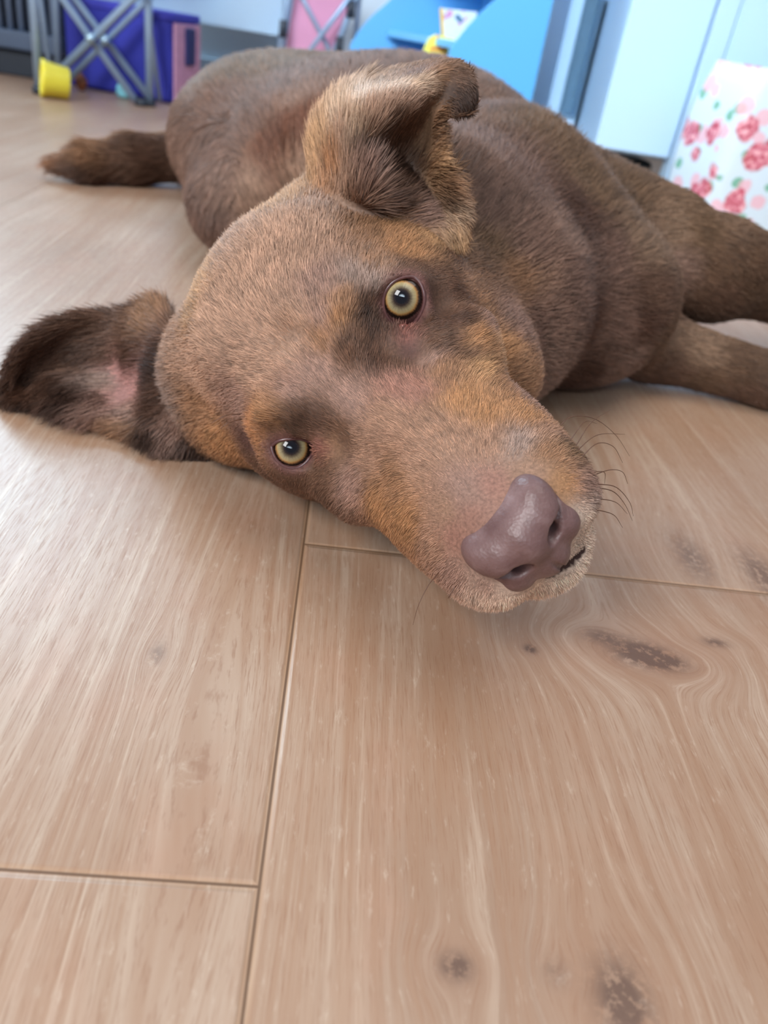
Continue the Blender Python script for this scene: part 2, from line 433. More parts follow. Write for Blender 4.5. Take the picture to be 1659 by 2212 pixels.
mb = MB(); mb.tube([(q3[0], Y1 + .2, .006), (q3[0], Y1 + .2, .30)], .006, 10); mb.build('leg', steel, pc, smooth=True)
st = st_save

# blue bookcase with curved sides
bk = thing('bookcase', 'sky blue childrens bookcase with two curved side panels behind the dog', 'bookcase')
blue = simple('sky_blue_board', (86, 168, 226), .45, .02, 6); blue2 = simple('sky_blue_shelf', (110, 182, 232), .45, .02, 6)
def side(pxs, Y, th, xr_px):
    """curved front edge through photo points, straight back edge, standing on the floor"""
    P = [pt(x, y, Y) for x, y in pxs]; P.sort(key=lambda p: -p[2])
    up = P[0] + (P[0] - P[1]) * 1.2; 
    c = catmull([up] + P + [P[-1] * np.array([1, 1, 0]) + np.array([-.02, 0, .0])], 40)
    xr = Xat(*xr_px, Y); top = c[0][2] + .08
    poly = [(xr, Y, 0), (xr, Y, top), (c[0][0] + .06, Y, top)] + [tuple(p) for p in c]
    mb = MB(); mb.prism(poly, (0, th, 0)); return mb
side([(1069, 0), (1024, 43), (991, 83), (964, 133)], 1.50, .016, (1172, 110)).build('side_panel', blue, bk, bevel=.002)
side([(842, 0), (795, 43), (765, 83), (752, 116)], 1.86, .016, (1040, 60)).build('side_panel', blue, bk, bevel=.002)
xs0, xs1 = Xat(985, 100, 1.50), Xat(1165, 100, 1.50)
xb0, xb1 = Xat(800, 100, 1.86), Xat(1030, 60, 1.86)
for z in (.06, .19, .34):
    mb = MB(); mb.prism([(xs0, 1.516, z), (xs1 - .01, 1.516, z), (xb1, 1.86, z), (xb0 + .03, 1.86, z)], (0, 0, .012)); mb.build('shelf_board', blue2, bk, bevel=.001)
mb = MB(); mb.prism([(xs1 - .012, 1.516, .02), (xs1, 1.516, .02), (xb1 + .012, 1.86, .02), (xb1, 1.86, .02)], (0, 0, .5)); mb.build('back_board', blue2, bk, bevel=.001)
def card(name, label, cat, pxs, Y, th, base, spots):
    t = NT(name + '_print'); co = t.obj_co(); nz = t.n('ShaderNodeTexVoronoi'); t.set(nz.inputs['Vector'], co); nz.inputs['Scale'].default_value = 55
    n2 = t.noise(co, 70, 2); c = base
    for col, lo in spots:
        n3 = t.noise(t.comb(t.math('ADD', t.sep(co)[0], lo * 3), t.sep(co)[1], t.sep(co)[2]), 62, 1)
        c = t.mix(t.maprange(n3, .60, .64, 0, 1), c, col)
    t.bsdf(c, .4)
    P = [pt(x, y, Y) for x, y in pxs]; mb = MB(); mb.prism(P, (0, th, 0)); o = mb.build(name, t.m, None, bevel=.0015); return tag(o, label, cat)
o = card('picture_book', 'white picture book with small coloured drawings standing in the blue bookcase', 'book', [(960, 82), (956, 18), (1032, 26), (1012, 86)], 1.64, .008, lin(222, 232, 240), ((lin(60, 110, 140), 1.0), (lin(210, 150, 190), 2.0)))
mb = MB(); mb.prism([pt(954, 84, 1.639), pt(950, 17, 1.639), pt(957, 17, 1.639), pt(961, 84, 1.639)], (0, .01, 0)); mb.build('spine', simple('yellow_spine', (232, 190, 70), .5), o, bevel=.001)['label'] = 'yellow spine'
o = card('yellow_card', 'yellow card with red print leaning below the white picture book', 'card', [(896, 150), (926, 82), (940, 74), (984, 84), (988, 94), (958, 158)], 1.60, .005, lin(234, 236, 96), ((lin(236, 160, 90), 4.0),))
mb = MB()
for px, py, w in ((930, 100, 34), (928, 112, 40), (922, 124, 30)):
    a = pt(px, py, 1.5985); b = pt(px + w, py + 5, 1.5985); mb.prism([a, b, b + np.array([0, 0, -.005]), a + np.array([0, 0, -.005])], (0, .001, 0))
mb.build('red_print', simple('red_ink', (226, 130, 70), .6), o)
p = pt(828, 132, 1.75)
mb = MB(); mb.box((p[0] - .022, 1.745, .0), (p[0] + .022, 1.765, p[2] + .005)); o = mb.build('red_book', simple('red_cover', (206, 96, 128), .5), None, bevel=.003); tag(o, 'small pinkish red book showing just above the dogs back', 'book')

# white open cabinet and white cupboard on the right
cb = thing('display_cabinet', 'white open cabinet with shaded recess between the blue bookcase and the white cupboard', 'cabinet')
Yk = 1.62
xl0 = Xat(1208, 120, Yk); xl1 = Xat(1236, 120, Yk); xr0 = Xat(1322, 120, Yk); zb0 = Zat(1250, 262, Yk)
mb = MB(); mb.box((xl0, Yk, 0), (xl1, Yk + .34, .9)); mb.build('side_panel', white2, cb, bevel=.002)
mb = MB(); mb.box((xr0, Yk, 0), (xr0 + .02, Yk + .34, .9)); mb.build('side_panel', white2, cb, bevel=.002)
mb = MB(); mb.box((xl1, Yk + .20, .02), (xr0, Yk + .215, .9)); mb.build('back_panel', simple('shaded_back', (150, 186, 210), .5, .03), cb, bevel=.001)  # shade of the recess put into the panel's grey-blue colour
mb = MB(); mb.box((xl1, Yk + .0, .02), (xr0, Yk + .20, zb0)); mb.build('bottom_board', white, cb, bevel=.002)
mb = MB(); mb.box((xl0, Yk, .9), (xr0 + .02, Yk + .34, .92)); mb.build('top_board', white2, cb, bevel=.002)

cp_ = thing('cupboard', 'glossy white cupboard with raised door unit on white legs at the right', 'cupboard')
Yd = 1.42
xa = Xat(1328, 150, Yd); xb_ = Xat(1508, 150, Yd); zb1 = Zat(1380, 333, Yd)
mb = MB(); mb.box((xa, Yd, zb1), (xb_ - .003, Yd + .02, .95)); mb.build('door', white, cp_, bevel=.003)
mb = MB(); mb.box((xa + .002, Yd + .021, zb1 + .003), (xb_ + .4, Yd + .19, .95)); mb.build('carcass', white2, cp_, bevel=.003)
mb = MB(); mb.box((xb_, Yd - .004, 0), (xb_ + .034, Yd + .03, .95)); mb.build('leg', white, cp_, bevel=.003)
mb = MB(); mb.box((xb_ + .037, Yd + .002, .20), (xb_ + .42, Yd + .02, .95)); mb.build('door', white, cp_, bevel=.003)
mb = MB(); mb.box((xb_ + .40, Yd + .15, 0), (xb_ + .434, Yd + .184, .3)); mb.build('leg', white, cp_, bevel=.003)
mb = MB(); mb.box((xa + .002, Yd + .15, 0), (xa + .036, Yd + .184, .3)); mb.build('leg', white, cp_, bevel=.003)
p = Pz(1420, 470, 0)
mb = MB(); mb.box((p[0] - .065, Yd + .06, 0), (p[0] + .015, Yd + .16, .07)); o = mb.build('black_box', simple('black_plastic', (24, 26, 30), .4, .2), None, bevel=.01); tag(o, 'black box on the floor under the white cupboard', 'box')

# floral box
fb = thing('floral_bag', 'white fabric bag printed with red roses and green leaves in front of the cupboard', 'bag')
def floral():
    t = NT('rose_print'); co = t.obj_co(); M = t.math
    def layer(scale, seed, thr, jitter=1.0):
        mp = t.n('ShaderNodeMapping'); t.set(mp.inputs[0], co); mp.inputs['Location'].default_value = (seed, seed * .7, seed * 1.3)
        nz = t.noise(mp.outputs[0], 60, 2, col=True); ad = t.n('ShaderNodeMixRGB' if False else 'ShaderNodeVectorMath', operation='MULTIPLY_ADD')
        t.set(ad.inputs[0], nz); ad.inputs[1].default_value = (.012,) * 3; t.set(ad.inputs[2], mp.outputs[0])
        v = t.n('ShaderNodeTexVoronoi'); t.set(v.inputs['Vector'], ad.outputs[0]); v.inputs['Scale'].default_value = scale
        cr = t.sep(v.outputs['Color'])[0]
        return t.maprange(v.outputs['Distance'], thr - .05, thr + .03, 1, 0), cr, v.outputs['Distance']
    c = lin(214, 230, 240)
    m, r, d = layer(38, 3.1, .34); c = t.mix(M('MULTIPLY', M('MULTIPLY', m, .85), M('GREATER_THAN', r, .45)), c, lin(96, 172, 136))
    m, r, d = layer(30, 8.4, .42); c = t.mix(M('MULTIPLY', M('MULTIPLY', m, .75), M('GREATER_THAN', r, .45)), c, lin(240, 178, 190))
    m, r, d = layer(20, 1.7, .40); n3 = t.noise(co, 130, 3)
    c = t.mix(M('MULTIPLY', M('MULTIPLY', m, .92), M('GREATER_THAN', r, .25)), c, t.ramp(n3, [(.38, lin(186, 50, 76)), (.5, lin(214, 96, 116)), (.62, lin(244, 176, 184))]))
    t.bsdf(c, .5); return t.m
fm = floral()
F0 = Pz(1518, 512, 0); F1p = Pz(1700, 540, 0); dv = F1p - F0; dv[2] = 0; dv /= np.linalg.norm(dv); nv = np.array([-dv[1], dv[0], 0]); L = .30
nv = rodr((0, 0, 1), 14) @ nv if 'rodr' in globals() else nv
hh = Zat(1600, 140, F0[1] + .02); hh = max(.2, hh)
def rounded_bag(o, L, Wd, H, r=.02, n=8, m=10):
    V, Fc = [], []; ring = []
    for cx, cy, a0 in ((L - r, r, -90), (L - r, Wd - r, 0), (r, Wd - r, 90), (r, r, 180)):
        for k in range(n): a = math.radians(a0 + 90 * k / (n - 1)); ring.append((cx + r * math.cos(a), cy + r * math.sin(a)))
    R = len(ring)
    for i in range(m + 1):
        s = i / m; sw = .006 * math.sin(math.pi * s)
        for k, (a, b) in enumerate(ring):
            ca, cb2 = L / 2, Wd / 2; f = 1 + sw / .1
            z = H * s
            if i >= m - 1: f -= .02 * (i - m + 2)
            q = np.array(o) + dv * (ca + (a - ca) * f) + nv * (cb2 + (b - cb2) * f); V.append((q[0], q[1], z + (.004 * math.sin(k * .9) if i == m else 0)))
    for i in range(m):
        for k in range(R): Fc.append((i*R+k, i*R+(k+1) % R, (i+1)*R+(k+1) % R, (i+1)*R+k))
    Fc.append(tuple(range(R - 1, -1, -1))); Fc.append(tuple(m*R + k for k in range(R)))
    return V, Fc
V, Fc = rounded_bag(F0 - dv * .004, L, .13, hh); mesh_obj('bag_body', V, Fc, fm, fb)
mb = MB(); a = np.array([F0[0], F0[1], hh]) + dv * .08 + nv * .065; b = a + dv * .14
mb.tube([a, a + np.array([0, 0, .05]), a * .5 + b * .5 + np.array([0, 0, .085]), b + np.array([0, 0, .05]), b], .005, 10); mb.build('bag_handle', fm, fb, smooth=True)
# ------------------------------------------------------------------ dog: implicit surface
HR = np.array([[-0.513, 0.3313, -0.7919], [-0.2359, -0.9414, -0.2411], [-0.8253, 0.0632, 0.5611]])   # head frame: x right, y muzzle, z crown
u_, s_, vt_ = np.linalg.svd(HR); HR = u_ @ vt_
HT = np.array([0.0057, 0.2890, 0.0810])
HS = 0.00103
def hw(c): return HR @ (np.array(c, float) * HS) + HT          # head mm -> world
def h_in(P): return (P - HT) @ HR / HS                          # world -> head mm

class Field:
    def __init__(s, xs, ys, zs):
        s.x, s.y, s.z = [np.asarray(a, np.float32) for a in (xs, ys, zs)]
        s.V = np.full((len(xs), len(ys), len(zs)), 0.5, np.float32)
    def win(s, lo, hi):
        sl = []
        for a, l, h in zip((s.x, s.y, s.z), lo, hi):
            i0 = max(0, int(np.searchsorted(a, l)) - 1); i1 = min(len(a), int(np.searchsorted(a, h)) + 1)
            sl.append(slice(i0, max(i1, i0)))
        return tuple(sl)
    def coords(s, sl):
        return s.x[sl[0]][:, None, None], s.y[sl[1]][None, :, None], s.z[sl[2]][None, None, :]
    def combine(s, sl, d, k, sub=False):
        v = s.V[sl]
        if sub: v = -v
        if k > 0:
            h = np.clip(.5 + .5 * (v - d) / k, 0, 1)
            r = v * (1 - h) + d * h - k * h * (1 - h)
        else: r = np.minimum(v, d)
        if sub: r = -r
        s.V[sl] = r
    def ell(s, c, r, k=.01, rot=None, sub=False):
        c = np.array(c, float); r = np.array(r, float); R = np.eye(3) if rot is None else np.asarray(rot)
        ext = np.sqrt(((R * r[None, :]) ** 2).sum(1)) + max(k * 1.6, .012)
        sl = s.win(c - ext, c + ext); X, Y, Z = s.coords(sl)
        if 0 in s.V[sl].shape: return
        X = X - c[0]; Y = Y - c[1]; Z = Z - c[2]; q = []
        for j in range(3): q.append((X * R[0, j] + Y * R[1, j] + Z * R[2, j]).astype(np.float32))
        k0 = np.sqrt(sum((q[j] / r[j]) ** 2 for j in range(3))); k1 = np.sqrt(sum((q[j] / r[j] ** 2) ** 2 for j in range(3))) + 1e-9
        d = k0 * (k0 - 1) / k1
        s.combine(sl, d.astype(np.float32), k, sub)
    def cone(s, a, b, ra, rb, k=.01, sub=False, sq=None):
        a = np.array(a, float); b = np.array(b, float); m = max(ra, rb) + max(k * 1.6, .012)
        lo = np.minimum(a, b) - m; hi = np.maximum(a, b) + m
        sl = s.win(lo, hi); X, Y, Z = s.coords(sl)
        if 0 in s.V[sl].shape: return
        ab = b - a; L = ab @ ab
        t = np.clip(((X - a[0]) * ab[0] + (Y - a[1]) * ab[1] + (Z - a[2]) * ab[2]) / L, 0, 1)
        dx = X - a[0] - t * ab[0]; dy = Y - a[1] - t * ab[1]; dz = Z - a[2] - t * ab[2]
        if sq is not None:
            ax, f = sq; ax = np.array(ax, float); ax /= np.linalg.norm(ax)
            w = dx * ax[0] + dy * ax[1] + dz * ax[2]
            dx = dx + ax[0] * w * (f - 1); dy = dy + ax[1] * w * (f - 1); dz = dz + ax[2] * w * (f - 1)
        d = np.sqrt(dx * dx + dy * dy + dz * dz) - (ra + (rb - ra) * t)
        s.combine(sl, d.astype(np.float32), k, sub)
    def chain(s, pts, rs, k=.01, kin=None, **kw):
        for i in range(len(pts) - 1):
            s.cone(pts[i], pts[i+1], rs[i], rs[i+1], k, **kw)
    def sheet(s, pts, rad, k=.004):
        """thin sheet: union of small balls given by dense points, blended with what is there"""
        m = rad + .007
        lo = pts.min(0) - m; hi = pts.max(0) + m; sl = s.win(lo, hi)
        D = np.full(s.V[sl].shape, .5, np.float32)
        ox, oy, oz = sl[0].start, sl[1].start, sl[2].start
        for p in pts:
            w = s.win(p - m, p + m)
            X, Y, Z = s.coords(w)
            d = np.sqrt((X - p[0])**2 + (Y - p[1])**2 + (Z - p[2])**2) - rad
            v = D[w[0].start-ox:w[0].stop-ox, w[1].start-oy:w[1].stop-oy, w[2].start-oz:w[2].stop-oz]
            np.minimum(v, d, out=v)
        s.combine(sl, D, k)
    def mesh(s, smooth_iters=1):
        V = s.V; ins = V < 0
        nx, ny, nz = V.shape
        c8 = [ins[i:nx-1+i, j:ny-1+j, k:nz-1+k] for i in (0,1) for j in (0,1) for k in (0,1)]
        cnt = sum(c.astype(np.int8) for c in c8)
        act = (cnt > 0) & (cnt < 8)
        I, J, K = np.nonzero(act)
        idx = -np.ones(act.shape, np.int32); idx[I, J, K] = np.arange(len(I))
        corner = {}
        for i in (0,1):
            for j in (0,1):
                for k in (0,1): corner[(i,j,k)] = V[I+i, J+j, K+k]
        acc = np.zeros((len(I), 3)); n = np.zeros(len(I))
        for a in corner:
            for ax in range(3):
                if a[ax] == 0:
                    b = list(a); b[ax] = 1; b = tuple(b)
                    va, vb = corner[a], corner[b]; cr = (va < 0) != (vb < 0)
                    t = np.where(cr, va / np.where(va == vb, 1, va - vb), 0)
                    p = np.array(a, float)[None, :].repeat(len(I), 0); p[:, ax] = t
                    acc[cr] += p[cr]; n += cr
        p = acc / n[:, None]
        X = s.x[I] + p[:, 0] * (s.x[I+1] - s.x[I]); Y = s.y[J] + p[:, 1] * (s.y[J+1] - s.y[J]); Z = s.z[K] + p[:, 2] * (s.z[K+1] - s.z[K])
        P = np.stack([X, Y, Z], 1)
        quads = []
        # x edges
        a = ins[:-1, 1:-1, 1:-1] != ins[1:, 1:-1, 1:-1]; i, j, k = np.nonzero(a); j += 1; k += 1
        q = np.stack([idx[i, j-1, k-1], idx[i, j, k-1], idx[i, j, k], idx[i, j-1, k]], 1); fl = ins[i, j, k]
        q[~fl] = q[~fl][:, ::-1]; quads.append(q)
        a = ins[1:-1, :-1, 1:-1] != ins[1:-1, 1:, 1:-1]; i, j, k = np.nonzero(a); i += 1; k += 1
        q = np.stack([idx[i-1, j, k-1], idx[i-1, j, k], idx[i, j, k], idx[i, j, k-1]], 1); fl = ins[i, j, k]
        q[~fl] = q[~fl][:, ::-1]; quads.append(q)
        a = ins[1:-1, 1:-1, :-1] != ins[1:-1, 1:-1, 1:]; i, j, k = np.nonzero(a); i += 1; j += 1
        q = np.stack([idx[i-1, j-1, k], idx[i, j-1, k], idx[i, j, k], idx[i-1, j, k]], 1); fl = ins[i, j, k]
        q[~fl] = q[~fl][:, ::-1]; quads.append(q)
        Q = np.concatenate(quads)
        for _ in range(smooth_iters):
            S = np.zeros_like(P); c = np.zeros(len(P))
            for a, b in ((0,1),(1,2),(2,3),(3,0)):
                for u, v in ((a,b),(b,a)):
                    S += np.stack([np.bincount(Q[:, u], P[Q[:, v], t], len(P)) for t in range(3)], 1); c += np.bincount(Q[:, u], minlength=len(P))
            P = .5 * P + .5 * S / np.maximum(c, 1)[:, None]
        return P, Q

def axis(segs):
    out = [segs[0][0]]
    for a, b, st in segs:
        n = max(1, int(round((b - a) / st))); out += list(a + (b - a) * (np.arange(n) + 1) / n)
    return np.array(out)

def patch(grid, nu, nv):
    """grid: rows of (px,py,Y) photo-ray points at world depth Y"""
    G = np.array([[Py(*c) for c in row] for row in grid])
    A = np.array([catmull(G[i], nv) for i in range(len(G))])
    return np.stack([catmull(A[:, j], nu) for j in range(nv)], 1)

FINE = .0013
F1 = Field(axis([(-.40, -.20, .008), (-.20, -.11, .004), (-.11, .135, FINE), (.135, .24, .004), (.24, .72, .008)]),
           axis([(.155, .44, FINE), (.44, .60, .004), (.60, 1.16, .007)]),
           axis([(-.012, .0, .004), (.0, .19, FINE), (.19, .23, .004)]))

bd = np.array([.63, -.777, 0]); bn = np.array([.777, .63, 0])           # body axis (forward), belly side
BR = np.stack([bd, bn, [0, 0, 1.0]], 1)
def B(*p): return np.array(p, float)
def build_body(F):
    # trunk
    F.ell((-.092, .935, .076), (.115, .106, .073), .03, BR)
    F.ell((-.055, .835, .085), (.14, .122, .086), .03, BR)
    F.ell((-.072, .745, .055), (.072, .105, .055), .03)
    F.ell((.035, .730, .092), (.165, .130, .090), .03, BR)
    F.ell((.105, .640, .074), (.125, .112, .070), .03, BR)
    F.ell((.060, .740, .100), (.12, .10, .078), .03, BR)
    F.ell((.145, .585, .084), (.072, .092, .045), .02, rodr((0,0,1), 30) @ BR)   # upper shoulder blade
    F.ell((.165, .550, .060), (.075, .085, .062), .02)                            # fore chest
    # neck
    F.chain([hw((0, -85, -22)), B(.045, .46, .085), B(.10, .56, .085)], [.052, .066, .085], .025)
    F.chain([hw((-8, -50, -62)), B(.085, .44, .07), B(.13, .53, .07)], [.042, .052, .065], .022)
    # left (upper) thigh and hip
    F.ell((-.060, .950, .100), (.098, .085, .048), .02, BR)
    F.chain([B(-.03, .98, .10), B(.11, 1.00, .085), B(.16, 1.05, .06), B(.30, 1.08, .035)], [.07, .045, .028, .018], .02)
    F.ell((.325, 1.075, .022), (.035, .02, .018), .008)
    F.chain([B(-.04, .96, .06), B(.12, .96, .05), B(.20, 1.02, .03), B(.33, 1.02, .022)], [.06, .042, .025, .017], .02)
    F.ell((.355, 1.015, .019), (.035, .02, .017), .008)
    # tail
    F.chain([B(-.13, 1.03, .055), B(-.20, 1.025, .036), B(-.26, 1.0, .028), B(-.305, .966, .023), B(-.336, .954, .018)],
            [.030, .0265, .025, .0195, .010], .012)
    # left foreleg (raised a little, in front)
    F.chain([B(.165, .61, .092), B(.235, .605, .088)], [.058, .045], .02)
    F.chain([B(.230, .60, .082), B(.285, .60, .080), B(.36, .63, .073), B(.47, .68, .056), B(.56, .715, .035)], [.043, .037, .031, .025, .021], .012)
    F.ell((.600, .735, .028), (.036, .024, .019), .01, rodr((0,0,1), 25))
    for a in (-14, -5, 5, 14):
        d = rodr((0,0,1), 25 + a) @ B(1, 0, 0); F.ell(B(.600, .735, .022) + .033 * d, (.014, .0085, .011), .004, rodr((0,0,1), 25 + a))
    # right foreleg (on the floor)
    F.chain([B(.175, .560, .045), B(.235, .548, .030), B(.33, .532, .020), B(.44, .535, .019), B(.53, .555, .018)], [.043, .024, .0185, .0175, .016], .014)
    F.ell((.570, .563, .020), (.036, .024, .018), .01, rodr((0,0,1), 12))
    for a in (-14, -5, 5, 14):
        d = rodr((0,0,1), 12 + a) @ B(1, 0, 0); F.ell(B(.570, .563, .016) + .033 * d, (.014, .0085, .011), .004, rodr((0,0,1), 12 + a))


EYEC = {'U': Py(872, 648, .3055), 'L': Py(632, 970, .2875)}            # eyeball centres
EYER = .0116
LIDPX = {'U': [(875,598),(858,603),(843,614),(832,630),(827,648),(828,665),(833,681),(842,694),(853,704),(863,711),(873,719),(881,713),(891,703),(903,690),(912,674),(917,656),(917,638),(913,621),(905,607),(893,598)],
         'L': [(586,964),(596,955),(610,950),(625,948),(642,947),(658,950),(670,955),(681,958),(692,959),(687,968),(679,977),(671,988),(662,999),(650,1008),(637,1012),(622,1011),(607,1004),(596,993),(589,979)]}
def on_sphere(px, py, c, r):
    d = ray(px, py); d /= np.linalg.norm(d); oc = CAM_C - c; b = oc @ d; q = b * b - (oc @ oc - r * r)
    if q < 0: return CAM_C + d * (-b)
    return CAM_C + d * (-b - math.sqrt(q))
LIDC = {k: np.array([on_sphere(x, y, EYEC[k], .0126) for x, y in v]) for k, v in LIDPX.items()}
LIDIN = {k: h_in(v) for k, v in LIDC.items()}
def E_(F, c, r, k=6, rot=None, **kw):
    F.ell(hw(c), np.array(r, float) * HS, k * HS, HR if rot is None else HR @ rot, **kw)
def C_(F, a, b, ra, rb, k=6, **kw):
    F.cone(hw(a), hw(b), ra * HS, rb * HS, k * HS, **kw)
MOUTH = [(0, 103, -54), (7, 100, -58.5), (15, 93, -62.5), (23, 80, -64), (29, 60, -60), (33, 35, -55)]
def build_head(F):
    rx = lambda d: rodr((1, 0, 0), d)
    E_(F, (0, -64, -6), (58, 64, 46), 16)
    E_(F, (0, -60, 18), (46, 46, 30), 16)                           # flat crown
    E_(F, (0, -22, -6), (44, 44, 28), 14, rx(-16))
    E_(F, (-56, -76, -52), (24, 40, 38), 14)
    E_(F, (-41, -38, -68), (22, 38, 28), 20)                       # throat skin, upper side
    for s in (-1, 1):
        E_(F, (s*38, -86, 14 if s > 0 else 6), (27, 32, 26), 12)
        E_(F, (s*56, -74, -3), (20, 28, 24), 10)                   # ear root
        E_(F, (s*27, -18, 6), (17, 18, 11), 9)                      # brow
        E_(F, (s*(44 if s > 0 else 46), -44, -24), (18 if s > 0 else 20, 38, 31), 16)                   # masseter and cheek ruff
        C_(F, (s*(41 if s > 0 else 44), -34, -14), (s*(34 if s > 0 else 37), 18, -27), 13, 11, 12)        # zygomatic
        C_(F, (s*(20 if s > 0 else 22), 12, -28), (s*14, 78, -43), 20, 15.5, 12)         # muzzle side
        E_(F, (s*(16.5 if s > 0 else 17.5), 73, -47), (15, 26, 16), 7)                     # flew
        E_(F, (s*24, 45, -48), (13, 28, 15), 8)
        C_(F, (s*20, -25, -60), (s*10, 70, -68), 18, 10, 10)        # mandible
    C_(F, (0, -6, -10), (0, 83, -36), 18, 14.5, 14)                   # bridge
    E_(F, (0, 84, -43), (19, 19, 15), 8)
    E_(F, (0, 80, -63), (17, 18, 11), 9)                            # chin
    E_(F, (0, -5, -50), (32, 55, 28), 14)
    E_(F, (0, 14, 13), (6, 26, 5), 8, rx(-22), sub=True)            # stop furrow
    for s in (-1, 1):
        C_(F, (-1 + s*8, 112, -36.5), (-1 + s*9, 84, -36.0), 4.2, 4.2, 1, sub=True)
    for n in 'UL':
        c = EYEC[n]
        F.ell(c, (.0150,) * 3, .006, sub=True)
        F.ell(c, (.0137,) * 3, .009)
def carve_eyes(F):
    for n in 'UL':
        c = EYEC[n]; L = LIDC[n]; g = L.mean(0) - c; g /= np.linalg.norm(g)
        a = np.cross(g, [0, 0, 1.0]); a /= np.linalg.norm(a); b = np.cross(g, a)
        sl = F.win(c - .024, c + .024); X, Y, Z = F.coords(sl)
        X = X - c[0]; Y = Y - c[1]; Z = Z - c[2]
        X, Y, Z = np.broadcast_arrays(X, Y, Z)
        gg = X * g[0] + Y * g[1] + Z * g[2]; rr = np.sqrt(X*X + Y*Y + Z*Z) + 1e-9
        u = (X*a[0] + Y*a[1] + Z*a[2]) / rr * .0126; v = (X*b[0] + Y*b[1] + Z*b[2]) / rr * .0126
        pu = (L - c) @ a; pv = (L - c) @ b
        d = np.full(u.shape, 1.0); inside = np.zeros(u.shape, bool); n_ = len(pu)
        for i in range(n_):
            x0, y0, x1, y1 = pu[i], pv[i], pu[(i+1) % n_], pv[(i+1) % n_]
            ex, ey = x1 - x0, y1 - y0; t = np.clip(((u-x0)*ex + (v-y0)*ey) / (ex*ex + ey*ey), 0, 1)
            d = np.minimum(d, np.hypot(u - x0 - t*ex, v - y0 - t*ey))
            cr = ((y0 > v) != (y1 > v)); xi = x0 + (v - y0) * ex / np.where(abs(ey) < 1e-12, 1e-12, ey)
            inside ^= cr & (u < xi)
        sd = np.where(inside, -d, d)                               # negative inside the opening
        cut = np.where((gg > 0), np.maximum(np.maximum(sd, .0108 - rr), rr - .0185), 1.0)
        F.V[sl] = np.maximum(F.V[sl], -cut.astype(np.float32))

def build_nose():
    N = Field(axis([(-27, 25, .6)]), axis([(74, 112, .6)]), axis([(-62, -10, .6)]))
    x0 = -1.0
    N.ell((x0, 91, -37), (16, 12.5, 13), 4)
    for s in (-1, 1):
        N.ell((x0 + s*8.5, 92.5, -31.5), (9.5, 10.5, 8.2), 4)             # dorsal pad
        N.ell((x0 + s*11.5, 92, -43), (7.2, 9, 8.2), 4)          # wing
        N.ell((x0 + s*14, 91, -27.5), (4, 6.5, 4.5), 4)               # upper corner
    N.ell((x0, 95, -33), (7.5, 10, 9), 5)
    N.ell((x0, 94, -46), (9, 9.5, 9.5), 4)
    for s in (-1, 1):
        N.chain([np.array((x0 + s*7.6, 104, -37.0)), np.array((x0 + s*10.5, 103.5, -36.0)), np.array((x0 + s*13.5, 101.5, -35.0))], [3.0, 3.2, 2.0], 1.2, sub=True)
        N.chain([np.array((x0 + s*8.2, 104, -37.0)), np.array((x0 + s*9.5, 90, -36.5))], [3.0, 2.2], 1.2, sub=True)
        N.chain([np.array((x0 + s*13, 101.5, -35)), np.array((x0 + s*18, 97, -33.5)), np.array((x0 + s*22, 92, -33))], [1.3, .9, .5], 1.2, sub=True)
    N.chain([np.array((x0, 106.0, -40.0)), np.array((x0, 105.2, -46.0)), np.array((x0, 103, -51.0)), np.array((x0, 100, -55.0))], [.3, .8, .9, .9], .8, sub=True)
    P, Q = N.mesh(2)
    P = (P - np.array([-1, 92, -37.5])) * .90 + np.array([-1, 93.5, -38.0])
    return hw(P), Q
def hw(c): return np.asarray(c, float) * HS @ HR.T + HT
EAR_L = [  # dog's right ear, lying on the floor; rows run base -> tip, columns upper edge -> lower edge
    [(352, 672, .405), (372, 740, .378), (385, 820, .360), (400, 900, .352), (445, 975, .350)],
    [(330, 660, .415), (330, 740, .392), (335, 820, .374), (345, 900, .360), (352, 948, .352)],
    [(262, 682, .420), (262, 740, .410), (262, 815, .402), (262, 880, .378), (265, 926, .362)],
    [(170, 690, .412), (168, 740, .412), (168, 800, .408), (168, 855, .386), (170, 893, .372)],
    [(90, 722, .400), (88, 765, .404), (90, 810, .402), (100, 850, .388), (104, 880, .378)],
    [(35, 778, .392), (30, 820, .396), (36, 858, .394), (52, 888, .386), (66, 908, .380)],
    [(6, 862, .384), (8, 886, .386), (14, 902, .385), (26, 914, .382), (42, 920, .380)],
]
EAR_U = [  # dog's left ear, raised and folded; columns outer edge -> ridge -> inner edge
    [(688, 392, .375), (730, 412, .358), (790, 425, .345), (850, 445, .350), (920, 478, .352), (992, 512, .348)],
    [(686, 340, .385), (722, 330, .368), (785, 330, .352), (850, 375, .368), (920, 420, .366), (990, 440, .352)],
    [(700, 275, .392), (735, 265, .376), (800, 272, .352), (865, 320, .372), (920, 365, .370), (968, 378, .358)],
    [(745, 215, .396), (785, 215, .380), (850, 232, .356), (900, 272, .370), (926, 300, .370), (950, 315, .364)],
    [(830, 170, .398), (865, 175, .384), (910, 190, .362), (930, 220, .366), (940, 240, .368), (950, 250, .364)],
    [(930, 148, .396), (948, 152, .384), (965, 160, .370), (970, 185, .366), (972, 212, .364), (970, 238, .362)],
    [(978, 146, .386), (992, 156, .378), (1004, 172, .370), (1012, 192, .366), (1014, 212, .364), (1008, 230, .363)],
]
import time; _t0 = time.time()
build_body(F1)
build_head(F1)
pl = patch(EAR_L, 90, 90).reshape(-1, 3); pl[:, 2] = np.maximum(pl[:, 2], .0045)
F1.sheet(pl, .0034, .006)
F1.sheet(patch(EAR_U, 90, 100).reshape(-1, 3), .0034, .006)
carve_eyes(F1)
from mathutils.bvhtree import BVHTree
